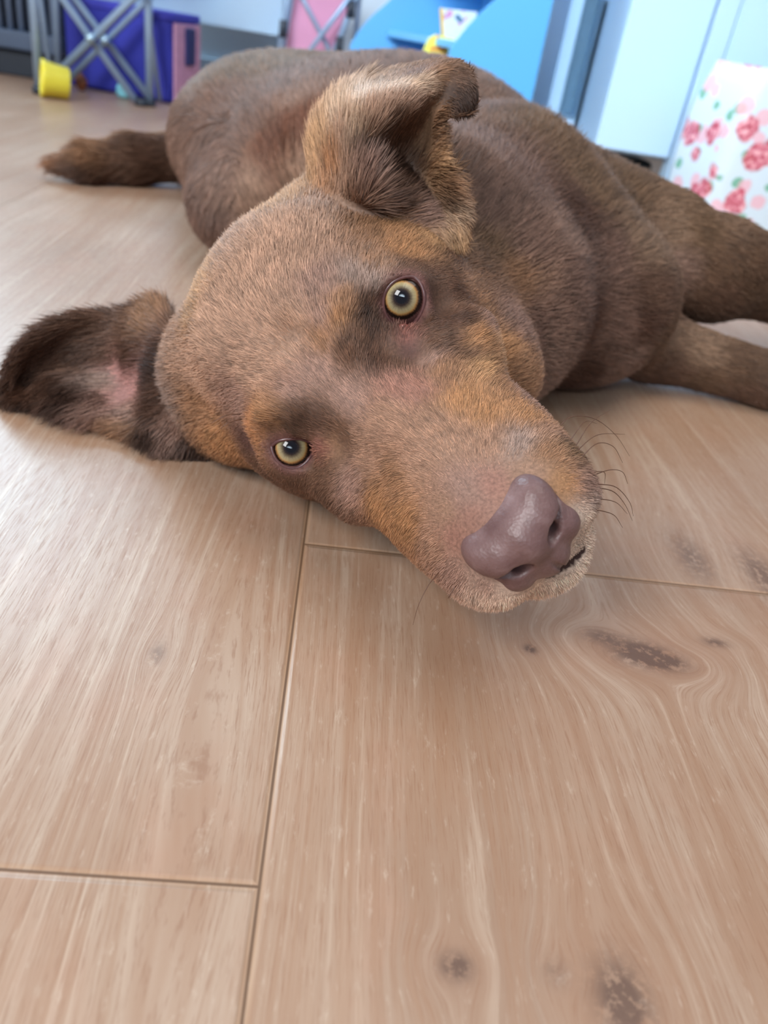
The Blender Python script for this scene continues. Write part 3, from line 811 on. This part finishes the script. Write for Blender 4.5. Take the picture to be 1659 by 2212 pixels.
P_, Q_ = F1.mesh(1); bv_ = BVHTree.FromPolygons(P_.tolist(), Q_.tolist()); MOUTHW = []
for px, py, r_, k_, s_ in ((742, 690, .0100, -.0068, 0), (765, 745, .0085, -.0060, 0), (592, 893, .0085, -.0058, 0), (650, 895, .0080, -.0062, 0),      # brow pads
                           (800, 690, .0085, .0072, 1), (815, 745, .0080, .0066, 1), (600, 935, .0060, .0050, 1), (735, 955, .0075, .0066, 1),           # hollows beside the eyes
                           (880, 760, .0070, .0058, 1), (975, 660, .0095, .0082, 1), (1010, 740, .0090, .0078, 1), (1040, 690, .0095, -.0070, 0), (1090, 770, .0100, -.0076, 0)):
    q_ = bv_.ray_cast(Vector(CAM_C), Vector(ray(px, py)).normalized())
    if q_[0] is not None:
        F1.ell(np.array(q_[0]) + np.array(q_[1]) * k_, (r_,) * 3, .006, sub=bool(s_))
for px, py in ((1186, 1246), (1205, 1236), (1235, 1216), (1262, 1188), (1279, 1155), (1286, 1122)):
    q_ = bv_.ray_cast(Vector(CAM_C), Vector(ray(px, py)).normalized())
    if q_[0] is not None: MOUTHW.append(np.array(q_[0]))
MOUTHW = catmull(np.array(MOUTHW), 40)
F1.chain(list(MOUTHW), [.0009] * 40, .0008, sub=True)
# keep everything resting on the floor
F1.V[:] = np.maximum(F1.V, (.0012 - F1.z)[None, None, :])
DP, DQ = F1.mesh(2)
print('dog mesh', len(DP), time.time() - _t0)
# ------------------------------------------------------------------ dog: coat, eyes, nose
TRI = np.concatenate([DQ[:, [0, 1, 2]], DQ[:, [0, 2, 3]]])
BV = BVHTree.FromPolygons(DP.tolist(), TRI.tolist())
def hit(px, py):
    d = ray(px, py); d /= np.linalg.norm(d)
    p, n, i, t = BV.ray_cast(Vector(CAM_C), Vector(d))
    return (None, None) if p is None else (np.array(p), np.array(n))
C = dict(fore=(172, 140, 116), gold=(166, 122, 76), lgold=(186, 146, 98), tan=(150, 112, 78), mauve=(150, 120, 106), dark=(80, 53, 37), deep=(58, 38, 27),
         choc=(104, 76, 58), muz=(158, 124, 100), muzpink=(156, 112, 96), chin=(206, 186, 168), body=(122, 94, 80), bodyl=(142, 114, 98),
         olive=(116, 90, 64), red=(120, 74, 50), chest=(88, 60, 46), leg=(104, 78, 56), legl=(140, 114, 90), earlt=(196, 172, 144), pink=(190, 140, 136),
         eyering=(92, 62, 56), grey=(150, 132, 122), tip=(150, 104, 66), orange=(178, 122, 70), silver=(206, 192, 176))
# px, py, hair direction on the photo (dx, dy), colour (markings, plus shade put into the cheekbone groove), length mm, lift deg
CT = '''470 700 -.6 -.8 fore 8 16|560 620 -.3 -1 fore 8 16|640 560 -.05 -1 fore 8 16|520 520 -.6 -.8 fore 10 22|600 440 -.2 -1 lgold 11 22|700 450 .25 -1 fore 11 20|660 500 .05 -1 fore 9 16|
420 640 -.8 -.5 lgold 9 18|380 720 -1 -.2 fore 10 20|420 800 -1 .1 fore 9 18|440 880 -.9 .4 tan 8 18|480 950 -.8 .6 gold 7 18|520 870 -.9 .3 mauve 7 14|560 800 -.9 -.2 fore 7 14|640 700 -.6 -.7 fore 7 14|
600 750 -.7 -.5 fore 7 14|700 620 -.2 -1 mauve 7 14|780 500 .4 -.9 tan 8 16|850 490 .7 -.6 gold 8 16|930 520 .8 -.6 lgold 8 16|880 540 .6 -.7 gold 8 14|980 560 .8 -.5 choc 8 14|800 570 .2 -1 tan 8 16|900 580 .6 -.7 choc 6 14|
760 600 0 -1 grey 8 24|800 620 .1 -1 grey 8 26|745 660 -.1 -1 tan 8 30|735 700 -.1 -1 gold 8 30|790 690 .2 -1 deep 7 24|820 740 .2 -.9 dark 6 18|800 650 .2 -1 dark 6 22|760 720 -.1 -1 choc 7 22|800 715 .2 -1 deep 7 22|845 755 .2 -.9 choc 5 14|750 760 -.3 -.9 choc 7 18|820 785 .2 -.9 dark 6 16|700 740 -.4 -.9 tan 7 14|860 790 .2 -.9 choc 5 14|860 830 -.3 -.9 muzpink 6 13|700 700 -.4 -.9 mauve 7 14|
700 800 -.6 -.7 mauve 6 13|760 860 -.7 -.7 mauve 6 13|640 850 -.8 -.5 mauve 7 13|580 900 -.8 -.3 gold 8 26|560 920 -.9 -.1 orange 8 28|640 900 -.7 -.5 choc 7 20|620 920 -.6 -.6 deep 6 16|660 915 -.6 -.6 deep 6 16|585 925 -.8 -.3 dark 6 22|740 950 -.6 -.6 choc 5 14|600 885 -.8 -.4 tan 8 26|540 960 -.9 0 eyering 5 14|700 920 -.7 -.5 dark 6 15|720 960 -.8 -.2 tan 5 12|
690 940 -.6 -.4 choc 4 12|560 1000 -.7 .6 choc 6 15|630 1035 -.3 .9 choc 5 14|700 1000 -.6 .6 choc 5 12|700 1060 -.3 .9 choc 6 16|760 1040 -.5 .7 mauve 6 13|800 980 -.8 -.1 muz 6 13|840 900 -.8 -.6 muz 6 13|860 1040 -.6 .4 tan 6 13|820 1090 -.4 .9 gold 6 16|
880 1120 -.5 .8 gold 6 16|900 1000 -.8 -.3 muz 6 12|940 920 -.7 -.7 muz 6 12|900 840 -.7 -.7 muzpink 6 12|1000 870 0 -1 gold 6 13|950 800 .1 -1 tan 6 13|1050 900 .2 -1 gold 6 13|1000 950 -.4 -.9 muz 5 14|
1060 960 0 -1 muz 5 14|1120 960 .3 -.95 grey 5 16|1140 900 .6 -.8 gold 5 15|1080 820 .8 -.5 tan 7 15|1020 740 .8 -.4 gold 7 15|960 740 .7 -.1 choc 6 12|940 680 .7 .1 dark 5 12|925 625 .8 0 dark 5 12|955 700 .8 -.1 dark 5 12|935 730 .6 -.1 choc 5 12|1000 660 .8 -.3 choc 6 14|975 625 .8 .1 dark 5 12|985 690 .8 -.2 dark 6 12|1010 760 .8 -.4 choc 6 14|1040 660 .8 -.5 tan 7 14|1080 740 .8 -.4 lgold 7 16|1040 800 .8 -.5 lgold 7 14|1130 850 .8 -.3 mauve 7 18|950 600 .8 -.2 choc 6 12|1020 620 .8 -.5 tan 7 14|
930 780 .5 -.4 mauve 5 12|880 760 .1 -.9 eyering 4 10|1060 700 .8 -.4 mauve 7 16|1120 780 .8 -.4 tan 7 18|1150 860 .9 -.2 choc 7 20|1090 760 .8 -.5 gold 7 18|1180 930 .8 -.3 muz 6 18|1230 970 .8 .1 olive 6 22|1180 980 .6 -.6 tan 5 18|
1260 1040 .9 .3 mauve 6 24|1220 1040 .7 0 gold 5 18|1280 1080 1 .3 grey 7 26|1265 1120 1 .3 silver 6 24|1290 1140 .9 .5 silver 6 26|1250 1190 .7 .7 silver 6 26|1150 1020 .2 -1 muz 4 14|1060 1050 -.3 -.95 muzpink 4 12|1000 1060 -.5 -.8 mauve 4 12|1020 1080 -.5 -.8 mauve 4 12|
960 1100 -.8 -.3 muz 4 12|980 1160 -.9 .3 muzpink 4 12|1020 1100 -.6 -.5 muzpink 3.5 10|940 1180 -.7 .7 muz 6 18|980 1240 -.5 .9 mauve 6 20|1040 1290 -.1 1 chin 7 24|1100 1300 .1 1 chin 7 24|1160 1285 .3 .9 chin 7 24|1210 1250 .5 .8 silver 6 24|1090 1280 0 1 chin 5 18|
1050 1270 -.3 .9 mauve 5 18|1100 600 .8 -.5 tan 14 20|1050 540 .7 -.6 olive 14 20|1100 700 .8 -.5 mauve 14 22|1150 700 .9 -.3 body 14 24|1170 800 .9 -.2 bodyl 12 26|1040 470 .6 -.8 body 18 18|1120 540 .8 -.6 body 18 18|
450 560 -.8 -.4 grey 16 26|400 640 -.8 -.3 grey 15 24|560 410 -.3 -1 fore 13 28|650 385 .05 -1 fore 13 28|
620 330 .1 -1 red 26 20|580 370 -.3 -.9 red 26 20|660 310 .1 -1 red 24 20|560 300 -.4 -.8 body 22 12|450 300 -.3 .9 body 20 10|480 230 -.3 -.9 body 20 10|400 350 -.2 1 bodyl 20 10|420 440 0 1 body 20 10|500 380 -.3 .9 bodyl 20 10|470 450 0 1 body 20 10|
520 150 -.3 -.9 olive 20 12|600 140 -.3 -1 olive 20 12|620 180 -.2 -1 body 20 10|700 150 -.3 -1 body 20 10|800 150 -.2 -1 body 20 10|640 240 -.3 -.9 bodyl 20 10|900 160 .1 -1 body 20 12|1060 230 .2 -1 body 20 12|1180 270 .3 -1 olive 20 12|
1060 330 .3 -.9 body 20 12|1150 400 .5 -.8 body 20 12|1260 400 .6 -.7 olive 18 12|1340 400 .7 -.6 olive 18 12|1100 440 .5 -.8 body 20 14|1200 500 .8 -.4 bodyl 18 12|1240 470 .8 -.4 chest 18 12|1300 560 .9 -.3 body 18 12|1380 520 .9 -.3 legl 18 12|1440 500 .9 -.1 legl 16 12|
1460 580 .9 0 bodyl 14 12|1230 620 .9 -.2 body 18 12|1260 720 .9 0 chest 18 14|1240 800 .8 .1 chest 18 16|1320 700 .9 0 body 16 12|1320 790 .9 .1 bodyl 14 14|1380 690 .9 .3 chest 14 14|1400 640 .9 0 choc 14 12|1500 490 .9 .4 olive 12 10|1560 560 .9 .5 leg 12 10|
1620 620 .9 .5 leg 12 10|1560 640 .9 .5 choc 12 10|1620 690 .9 .5 dark 12 10|1420 740 .9 .2 leg 12 10|1500 760 .9 .3 legl 12 10|1600 790 .9 .3 leg 12 10|1450 800 .9 .3 choc 12 10|1600 850 .9 .3 choc 12 10|1500 810 .9 .3 leg 12 10|
340 340 -1 0 dark 24 12|280 350 -1 .05 choc 26 12|200 330 -1 .05 tan 26 14|200 375 -1 .1 dark 22 12|120 350 -1 .1 tip 24 12|105 370 -1 .1 tip 22 12|160 365 -1 .1 choc 22 12|
330 690 -.6 -.7 tan 16 22|280 700 -1 -.1 choc 18 16|200 710 -1 0 choc 16 14|120 740 -.9 .3 dark 14 12|50 800 -.7 .6 dark 12 12|30 860 -.5 .8 dark 10 12|60 880 -.4 .9 deep 8 12|100 830 -.7 .7 dark 14 14|160 770 -.9 .4 choc 18 14|170 850 -.8 .7 deep 18 18|
240 760 -1 .2 choc 20 14|230 820 -.9 .3 grey 12 14|220 870 -.8 .6 mauve 18 22|260 800 -.9 .2 pink 8 8|270 850 -.9 .3 pink 6 8|300 830 -.8 0 pink 6 8|290 880 -.8 .6 mauve 14 18|320 930 -.3 1 deep 14 22|340 800 -.9 -.2 deep 14 22|350 870 -.7 .4 dark 16 26|380 920 -.5 .8 mauve 16 28|
420 950 -.3 .9 deep 14 24|440 975 -.2 1 deep 10 22|300 760 -1 .1 dark 18 20|380 860 -.9 .2 grey 15 26|270 925 -.9 .4 tan 12 20|
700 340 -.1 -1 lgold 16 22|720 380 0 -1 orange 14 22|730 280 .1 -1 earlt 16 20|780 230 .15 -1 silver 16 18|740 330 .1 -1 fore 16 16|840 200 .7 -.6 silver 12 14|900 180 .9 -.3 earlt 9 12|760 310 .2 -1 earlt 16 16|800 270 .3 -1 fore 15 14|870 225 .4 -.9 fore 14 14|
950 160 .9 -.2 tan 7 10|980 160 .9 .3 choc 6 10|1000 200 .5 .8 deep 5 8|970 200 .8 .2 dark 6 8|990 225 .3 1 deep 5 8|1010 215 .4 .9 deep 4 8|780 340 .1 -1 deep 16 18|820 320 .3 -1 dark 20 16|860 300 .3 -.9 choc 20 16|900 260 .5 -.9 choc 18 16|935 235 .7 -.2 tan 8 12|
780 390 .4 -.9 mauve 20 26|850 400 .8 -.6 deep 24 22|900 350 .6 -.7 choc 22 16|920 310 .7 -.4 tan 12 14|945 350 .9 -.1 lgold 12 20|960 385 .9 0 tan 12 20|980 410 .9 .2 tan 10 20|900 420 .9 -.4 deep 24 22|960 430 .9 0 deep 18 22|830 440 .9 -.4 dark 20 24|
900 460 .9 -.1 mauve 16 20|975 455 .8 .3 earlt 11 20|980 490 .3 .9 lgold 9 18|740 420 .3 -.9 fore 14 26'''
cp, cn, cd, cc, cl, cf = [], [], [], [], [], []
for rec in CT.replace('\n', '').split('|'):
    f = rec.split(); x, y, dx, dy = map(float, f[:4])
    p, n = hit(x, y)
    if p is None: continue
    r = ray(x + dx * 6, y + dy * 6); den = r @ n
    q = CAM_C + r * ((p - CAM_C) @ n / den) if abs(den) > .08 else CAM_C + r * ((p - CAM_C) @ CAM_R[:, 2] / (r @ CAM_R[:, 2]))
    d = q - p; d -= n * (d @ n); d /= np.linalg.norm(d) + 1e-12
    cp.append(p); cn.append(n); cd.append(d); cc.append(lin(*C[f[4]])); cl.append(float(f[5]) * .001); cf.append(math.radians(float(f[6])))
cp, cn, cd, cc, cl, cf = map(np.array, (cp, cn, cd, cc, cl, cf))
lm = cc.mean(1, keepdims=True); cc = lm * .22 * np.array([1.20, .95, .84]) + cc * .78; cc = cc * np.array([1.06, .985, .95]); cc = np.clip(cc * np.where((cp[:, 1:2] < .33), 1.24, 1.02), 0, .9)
def interp(P, N, chunk=20000):
    D = np.zeros((len(P), 3)); K = np.zeros((len(P), 3)); L = np.zeros(len(P)); A = np.zeros(len(P))
    for i in range(0, len(P), chunk):
        p = P[i:i+chunk]; n = N[i:i+chunk]
        d2 = ((p[:, None, :] - cp[None]) ** 2).sum(2)
        sc = (.006 + .02 * np.clip(p[:, 1] - .25, 0, 1)) ** 2
        w = (.06 + np.clip(n @ cn.T, 0, 1)) ** 2 / (d2 + sc[:, None] * .4) ** 2.0
        w /= w.sum(1, keepdims=True)
        D[i:i+chunk] = w @ cd; K[i:i+chunk] = w @ cc; L[i:i+chunk] = w @ cl; A[i:i+chunk] = w @ cf
    return D, K, L, A
def vnoise(P, s, seed):
    """smooth value noise in 3D, vectorised"""
    rg = np.random.default_rng(seed); T = rg.random(4096); q = P * s; i = np.floor(q).astype(int); f = q - i; f = f * f * (3 - 2 * f)
    h = lambda a: T[(a[:, 0] * 73856093 ^ a[:, 1] * 19349663 ^ a[:, 2] * 83492791) & 4095]
    r = 0
    for a in (0, 1):
        for b in (0, 1):
            for c in (0, 1):
                w = (f[:, 0] if a else 1 - f[:, 0]) * (f[:, 1] if b else 1 - f[:, 1]) * (f[:, 2] if c else 1 - f[:, 2])
                r = r + w * h(i + np.array([a, b, c]))
    return r - .5
# bare skin zones
def near_eye(P):
    r = np.full(len(P), 1.0)
    for k in 'UL':
        L = LIDC[k]; L2 = np.concatenate([L, np.roll(L, -1, 0) * .5 + L * .5])
        r = np.minimum(r, np.sqrt(((P[:, None] - L2[None]) ** 2).sum(2)).min(1))
    return r
def coat_at(P, N):
    D, K, L, A = interp(P, N)
    m = near_eye(P)[:, None]
    pk = np.array(lin(124, 84, 78)); f = np.clip(1 - (m - .0005) / .004, 0, 1)
    K = K * (1 - f) + pk * f
    for px, py, rad, col in ((878, 722, .0045, (150, 96, 84)), (694, 967, .0045, (150, 96, 84))):
        p, n = hit(px, py)
        if p is not None:
            g = np.exp(-((P - p) ** 2).sum(1) / rad ** 2)[:, None]; K = K * (1 - .85 * g) + np.array(lin(*col)) * .85 * g
    return D, K, L, A
def tri_normals(P, T):
    n = np.cross(P[T[:, 1]] - P[T[:, 0]], P[T[:, 2]] - P[T[:, 0]]); a = np.linalg.norm(n, axis=1); return n / (a[:, None] + 1e-15), a / 2
TN, TA = tri_normals(DP, TRI)
VN = np.stack([np.bincount(TRI.ravel(), np.repeat(TN[:, t] * TA, 3), len(DP)) for t in range(3)], 1); VN /= np.linalg.norm(VN, axis=1)[:, None] + 1e-15

def skin_material():
    t = NT('dog_skin'); a = t.n('ShaderNodeAttribute', attribute_name='coat')
    nz = t.noise(t.obj_co(), 900, 4)
    c = t.mix(.9, a.outputs['Color'], t.ramp(nz, [(.25, .45), (.75, 1.0)]), 'MULTIPLY')
    t.bsdf(c, .6, Specular_IOR_Level=.25); t.bump(nz, .4, .0006)
    return t.m
def hair_material():
    t = NT('dog_hair'); a = t.n('ShaderNodeAttribute', attribute_name='coat', attribute_type='GEOMETRY')
    hi = t.n('ShaderNodeHairInfo')
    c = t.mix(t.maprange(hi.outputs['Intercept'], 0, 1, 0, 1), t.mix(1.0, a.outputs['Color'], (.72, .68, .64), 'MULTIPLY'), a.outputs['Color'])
    if HAIR_MODE == 'chiang':
        h = t.n('ShaderNodeBsdfHairPrincipled'); h.model = 'CHIANG'; h.parametrization = 'COLOR'
        t.set(h.inputs['Color'], c); h.inputs['Roughness'].default_value = .42; h.inputs['Radial Roughness'].default_value = .6
        h.inputs['Coat'].default_value = 0.0
        t.t.links.new(h.outputs[0], t.out.inputs[0])
    else:
        t.bsdf(c, .45, Specular_IOR_Level=.32)
    return t.m
HAIR_MODE = 'principled'

dog = thing('dog', 'brown dog lying on its side on the wooden floor with open amber eyes', 'dog')
body = fast_mesh('body', DP, DQ, skin_material(), dog)
D_, K_, L_, A_ = coat_at(DP, VN)
MPT = h_in(MOUTHW); hq = h_in(DP)
ii = np.nonzero((hq[:, 1] > 20) & (hq[:, 2] < -38))[0]; mdv = np.full(len(DP), 99.0); mdv[ii] = np.sqrt(((hq[ii][:, None] - MPT[None]) ** 2).sum(2)).min(1)
K_ = np.where((mdv < 1.5)[:, None], np.array(lin(70, 48, 44)), K_)
for s in (-1, 1):
    K_ = np.where(((hq[:, 1] > 80) & (np.hypot(hq[:, 0] + 1 - s*8.5, hq[:, 2] + 36.5) < 5.5))[:, None], np.array(lin(40, 20, 22)), K_)
at = body.data.attributes.new('coat', 'FLOAT_COLOR', 'POINT'); at.data.foreach_set('color', np.concatenate([K_ * .8, np.ones((len(K_), 1))], 1).astype(np.float32).ravel())

NPt, NQ = build_nose()
NBV = BVHTree.FromPolygons(NPt.tolist(), NQ.tolist())

def make_fur(n_total, seed=3):
    rg = np.random.default_rng(seed)
    cen = DP[TRI].mean(1); v = cen - CAM_C; dist = np.linalg.norm(v, axis=1)
    facing = -(TN * v).sum(1) / dist
    w = TA / dist ** 2 * np.where(facing > -.15, 1.0, .22)
    w *= np.where(cen[:, 2] < .004, .1, 1.0)
    pr = w / w.sum(); idx = rg.choice(len(TRI), n_total, p=pr)
    a = rg.random((n_total, 2)); fl = a.sum(1) > 1; a[fl] = 1 - a[fl]
    T = DP[TRI[idx]]; P = T[:, 0] + a[:, :1] * (T[:, 1] - T[:, 0]) + a[:, 1:] * (T[:, 2] - T[:, 0])
    Nn = VN[TRI[idx]]; N = Nn[:, 0] * (1 - a.sum(1, keepdims=True)) + Nn[:, 1] * a[:, :1] + Nn[:, 2] * a[:, 1:]
    N /= np.linalg.norm(N, axis=1)[:, None] + 1e-12
    ne = near_eye(P)
    keep = np.ones(n_total, bool)
    for k in 'UL':                                                      # inner faces of the lids and eye sockets stay bare
        r = np.linalg.norm(P - EYEC[k], axis=1); keep &= ~(r < .01235)
    keep &= ne > .0007
    hp = h_in(P); cand = np.nonzero((hp[:, 1] > 70) & (abs(hp[:, 0]) < 30) & (hp[:, 2] < -10))[0]
    nd = np.full(n_total, .05)
    for i in cand:
        q = NBV.find_nearest(Vector(P[i]))
        if q[0] is None: continue
        s = (P[i] - np.array(q[0])) @ np.array(q[1]); nd[i] = q[3] if s > 0 else -q[3]
    keep &= nd > .0006
    for s in (-1, 1):
        keep &= ~((hp[:, 1] > 78) & (np.hypot(hp[:, 0] + 1 - s*8.5, hp[:, 2] + 36.5) < 6.2))
    MP = h_in(MOUTHW)
    md = np.full(n_total, 9.0); ii = np.nonzero((hp[:, 1] > 25) & (hp[:, 2] < -40))[0]
    md[ii] = np.sqrt(((hp[ii][:, None] - MP[None]) ** 2).sum(2)).min(1)
    keep &= md > .7
    P, N, ne, nd, md = P[keep], N[keep], ne[keep], nd[keep], md[keep]; n = len(P)
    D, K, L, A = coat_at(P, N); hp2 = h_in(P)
    dist = np.linalg.norm(P - CAM_C, axis=1)
    D += .26 * np.stack([vnoise(P, 160, 11), vnoise(P, 160, 12), vnoise(P, 160, 13)], 1) + .25 * np.stack([vnoise(P, 45, 14), vnoise(P, 45, 15), vnoise(P, 45, 16)], 1)
    D += rg.normal(0, .13, D.shape)
    D -= N * (D * N).sum(1)[:, None]; D /= np.linalg.norm(D, axis=1)[:, None] + 1e-12
    L = L * rg.uniform(.55, 1.05, n) * np.where(hp2[:, 1] > -60, .85, 1.0) * np.clip(.25 + ne / .012, 0, 1) * np.clip(.45 + nd / .02, 0, 1) * np.clip(.2 + md / 6, 0, 1)
    et = np.array([np.linalg.norm(P - Py(985, 190, .372), axis=1), np.linalg.norm(P - Py(930, 175, .38), axis=1)]).min(0)
    L = np.where(et < .032, np.minimum(L, .0055), L); A = np.where(et < .032, np.minimum(A, .15), A)
    A = A + rg.normal(0, .07, n) + .12 * vnoise(P, 90, 5)
    A = np.clip(A, .06, 1.2)
    d0 = D * np.cos(A)[:, None] + N * np.sin(A)[:, None]
    d1 = D * np.cos(A * .35)[:, None] + N * np.sin(A * .35)[:, None] + rg.normal(0, .07, D.shape)
    t = np.linspace(0, 1, 5)[None, :, None]
    S = (P - N * .0004)[:, None, :] + L[:, None, None] * (t * d0[:, None] + .5 * t * t * (d1 - d0)[:, None])
    S[:, :, 2] = np.maximum(S[:, :, 2], .0006)
    rad = (.000125 * dist / .29)[:, None] * np.array([.9, 1, .85, .6, .15])[None] * rg.uniform(.6, 1.15, n)[:, None]
    lum = np.clip(1 + rg.normal(0, .26, n) + .55 * vnoise(P, 400, 21) + .22 * vnoise(P, 60, 22), .45, 1.8)[:, None]
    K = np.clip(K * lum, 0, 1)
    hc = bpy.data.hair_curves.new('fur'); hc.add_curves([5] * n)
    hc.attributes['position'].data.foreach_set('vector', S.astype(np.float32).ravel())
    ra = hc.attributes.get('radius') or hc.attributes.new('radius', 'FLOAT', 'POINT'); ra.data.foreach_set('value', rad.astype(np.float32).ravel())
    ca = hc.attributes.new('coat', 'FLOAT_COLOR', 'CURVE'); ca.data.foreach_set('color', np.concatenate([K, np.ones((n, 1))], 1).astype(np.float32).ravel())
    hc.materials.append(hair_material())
    o = bpy.data.objects.new('fur', hc); COL.objects.link(o); o.parent = dog
    return o
_t1 = time.time()
fur = make_fur(560000)
print('fur', time.time() - _t1)

# nose leather
def nose_material():
    t = NT('nose_leather'); co = t.obj_co()
    v = t.n('ShaderNodeTexVoronoi'); t.set(v.inputs['Vector'], co); v.inputs['Scale'].default_value = 900
    nz = t.noise(co, 120, 4); n2 = t.noise(co, 420, 3)
    c = t.ramp(nz, [(.3, lin(96, 68, 66)), (.55, lin(112, 85, 83)), (.75, lin(132, 107, 106))])
    c = t.mix(t.ramp(n2, [(.62, 0.0), (.8, .35)]), c, lin(84, 62, 66))
    t.bsdf(c, .42, Specular_IOR_Level=.5, Subsurface_Weight=.08); t.b.inputs['Subsurface Radius'].default_value = (.003, .001, .0008); t.b.inputs['Subsurface Scale'].default_value = 1
    t.bump(v.outputs['Distance'], .22, .0005)
    return t.m
nose = fast_mesh('nose', NPt, NQ, nose_material(), dog); nose['label'] = 'bare pinkish brown nose'

# eyes
def eye_material(pupil):
    t = NT('amber_eye'); co = t.obj_co(); x, y, z = t.sep(co)
    r = t.math('MULTIPLY', t.math('SQRT', t.math('ADD', t.math('MULTIPLY', x, x), t.math('MULTIPLY', y, y))), 1000.0)
    ang = t.math('ARCTAN2', y, x); cs = t.math('COSINE', ang); sn = t.math('SINE', ang)
    fib = t.noise(t.comb(t.math('MULTIPLY', cs, 9.0), t.math('MULTIPLY', sn, 9.0), t.math('MULTIPLY', r, .12)), 2.2, 5, .6)
    bl = t.noise(co, 260, 3)
    rr = t.math('ADD', r, t.math('MULTIPLY', t.math('SUBTRACT', fib, .5), 1.1))
    rr = t.math('ADD', rr, t.math('MULTIPLY', t.math('SUBTRACT', bl, .5), .8))
    k = 1 / 9.0
    c = t.ramp(t.math('MULTIPLY', rr, k), [(0.0, lin(10, 11, 20)), (2.1*k, lin(18, 17, 24)), (3.1*k, lin(44, 34, 32)), (3.9*k, lin(96, 84, 66)), (4.8*k, lin(146, 134, 104)), (5.7*k, lin(164, 144, 102)), (6.2*k, lin(162, 118, 68)), (6.7*k, lin(84, 56, 36)), (7.05*k, lin(30, 20, 16)), (7.9*k, lin(40, 26, 22)), (8.4*k, lin(104, 68, 64))])
    c = t.mix(.35, c, t.ramp(fib, [(.3, .45), (.7, 1.2)]), 'MULTIPLY')
    t.bsdf(c, .35, Coat_Weight=1.0, Coat_Roughness=.02, Coat_IOR=1.4, Specular_IOR_Level=0.0)
    return t.m
EM = eye_material(3)
def uv_sphere(seg, rings):
    V = [(0, 0, 1)]; Fc = []
    for i in range(1, rings):
        a = math.pi * i / rings
        for j in range(seg):
            b = 2 * math.pi * j / seg; V.append((math.sin(a) * math.cos(b), math.sin(a) * math.sin(b), math.cos(a)))
    V.append((0, 0, -1))
    for j in range(seg): Fc.append((0, 1 + j, 1 + (j + 1) % seg))
    for i in range(rings - 2):
        for j in range(seg):
            a = 1 + i * seg; Fc.append((a + j, a + seg + j, a + seg + (j + 1) % seg, a + (j + 1) % seg))
    L = len(V) - 1; a = 1 + (rings - 2) * seg
    for j in range(seg): Fc.append((L, a + (j + 1) % seg, a + j))
    return np.array(V), Fc
wet = simple('wet_lid', (88, 56, 54), .25, .15, 400); red = simple('tear_corner', (176, 92, 84), .22, .2, 500)
for k, aim in (('U', (867, 643)), ('L', (629, 966))):
    SV, SF = uv_sphere(64, 40)
    SV = SV.copy(); r = np.hypot(SV[:, 0], SV[:, 1]); top = SV[:, 2] > 0
    SV[:, 2] += np.where(top, .07 * np.exp(-(r / .55) ** 4), 0)           # cornea bulge
    g = CAM_C + ray(*aim) * .27 - EYEC[k] if False else on_sphere(aim[0], aim[1], EYEC[k], EYER) - EYEC[k]
    g /= np.linalg.norm(g)
    o = mesh_obj('eye', SV * EYER, SF, EM, dog); o.location = EYEC[k]; o.rotation_euler = Vector(g).to_track_quat('Z', 'Y').to_euler()
    L = LIDC[k]; c = EYEC[k]
    ring = catmull(np.vstack([L, L[:1]]), 90); mb = MB()
    d = ring - c; ring = c + d / np.linalg.norm(d, axis=1)[:, None] * .0124
    mb.tube(list(ring), .00075, 8, cap=False); mb.build('eyelid_rim', wet, dog, smooth=True)
    tc = {'U': (873, 707), 'L': (682, 965)}[k]
    SV, SF = uv_sphere(20, 12); p = on_sphere(tc[0], tc[1], EYEC[k], .0117)
    o = mesh_obj('tear_corner', SV * np.array([.0027, .0024, .0022]), SF, red, dog); o.location = p; o['label'] = 'pink inner eye corner'
# dark rim seat behind the lids keeps light out of the socket

# whiskers
wm = simple('whisker_hair', (92, 60, 42), .4, .1)
def whisker(px0, pts, w=.00021):
    """px0: root on the face; pts: photo points with world depth offsets towards the tip"""
    p, n = hit(*px0); k = 0
    while (p is None or (px0[0] > 1190 and p[1] > .26)) and k < 20:
        k += 1; p, n = hit(px0[0] + (1150 - px0[0]) * k * .03, px0[1] + (1100 - px0[1]) * k * .03)
    if p is None: return
    P = [p]
    for x, y, dY in pts: P.append(Py(x, y, p[1] + dY))
    for q in P: q[2] = max(q[2], .001)
    c = catmull(P, 18); mb = MB(); mb.tube(list(c), list(np.linspace(w, w * .25, 18)), 5); mb.build('whisker', wm, dog, smooth=True)
for px0, pts in [((1212, 905), [(1235, 900, .002), (1285, 905, .006), (1330, 940, .012), (1360, 985, .018)]),
                 ((1250, 955), [(1275, 915, .004), (1320, 885, .010)]),
                 ((1255, 960), [(1290, 940, .004), (1350, 938, .012)]),
                 ((1268, 975), [(1290, 958, .003), (1325, 965, .008), (1345, 1000, .012)]),
                 ((1240, 935), [(1262, 912, .003), (1290, 915, .006)]),
                 ((1292, 1020), [(1318, 1015, .004), (1345, 1020, .008), (1356, 1045, .011)]),
                 ((1290, 1010), [(1305, 1020, .002), (1306, 1045, .003)]),
                 ((1298, 1040), [(1330, 1052, .004), (1360, 1085, .008), (1368, 1115, .011)]),
                 ((1298, 1050), [(1325, 1062, .004), (1350, 1090, .007), (1366, 1125, .010)]),
                 ((1300, 1075), [(1330, 1085, .003), (1355, 1110, .006)]),
                 ((1298, 1100), [(1325, 1112, .003), (1345, 1140, .005)]),
                 ((950, 1235), [(925, 1265, -.004), (903, 1310, -.008), (892, 1350, -.010)]),
                 ((520, 895), [(490, 897, -.004), (455, 915, -.006)]), ((525, 905), [(490, 915, -.004), (455, 945, -.006)]),
                 ((700, 560), [(712, 600, -.006), (735, 650, -.007)]),
                 ((985, 1265), [(968, 1292, -.003), (975, 1285, -.006)])]:
    whisker(px0, pts)
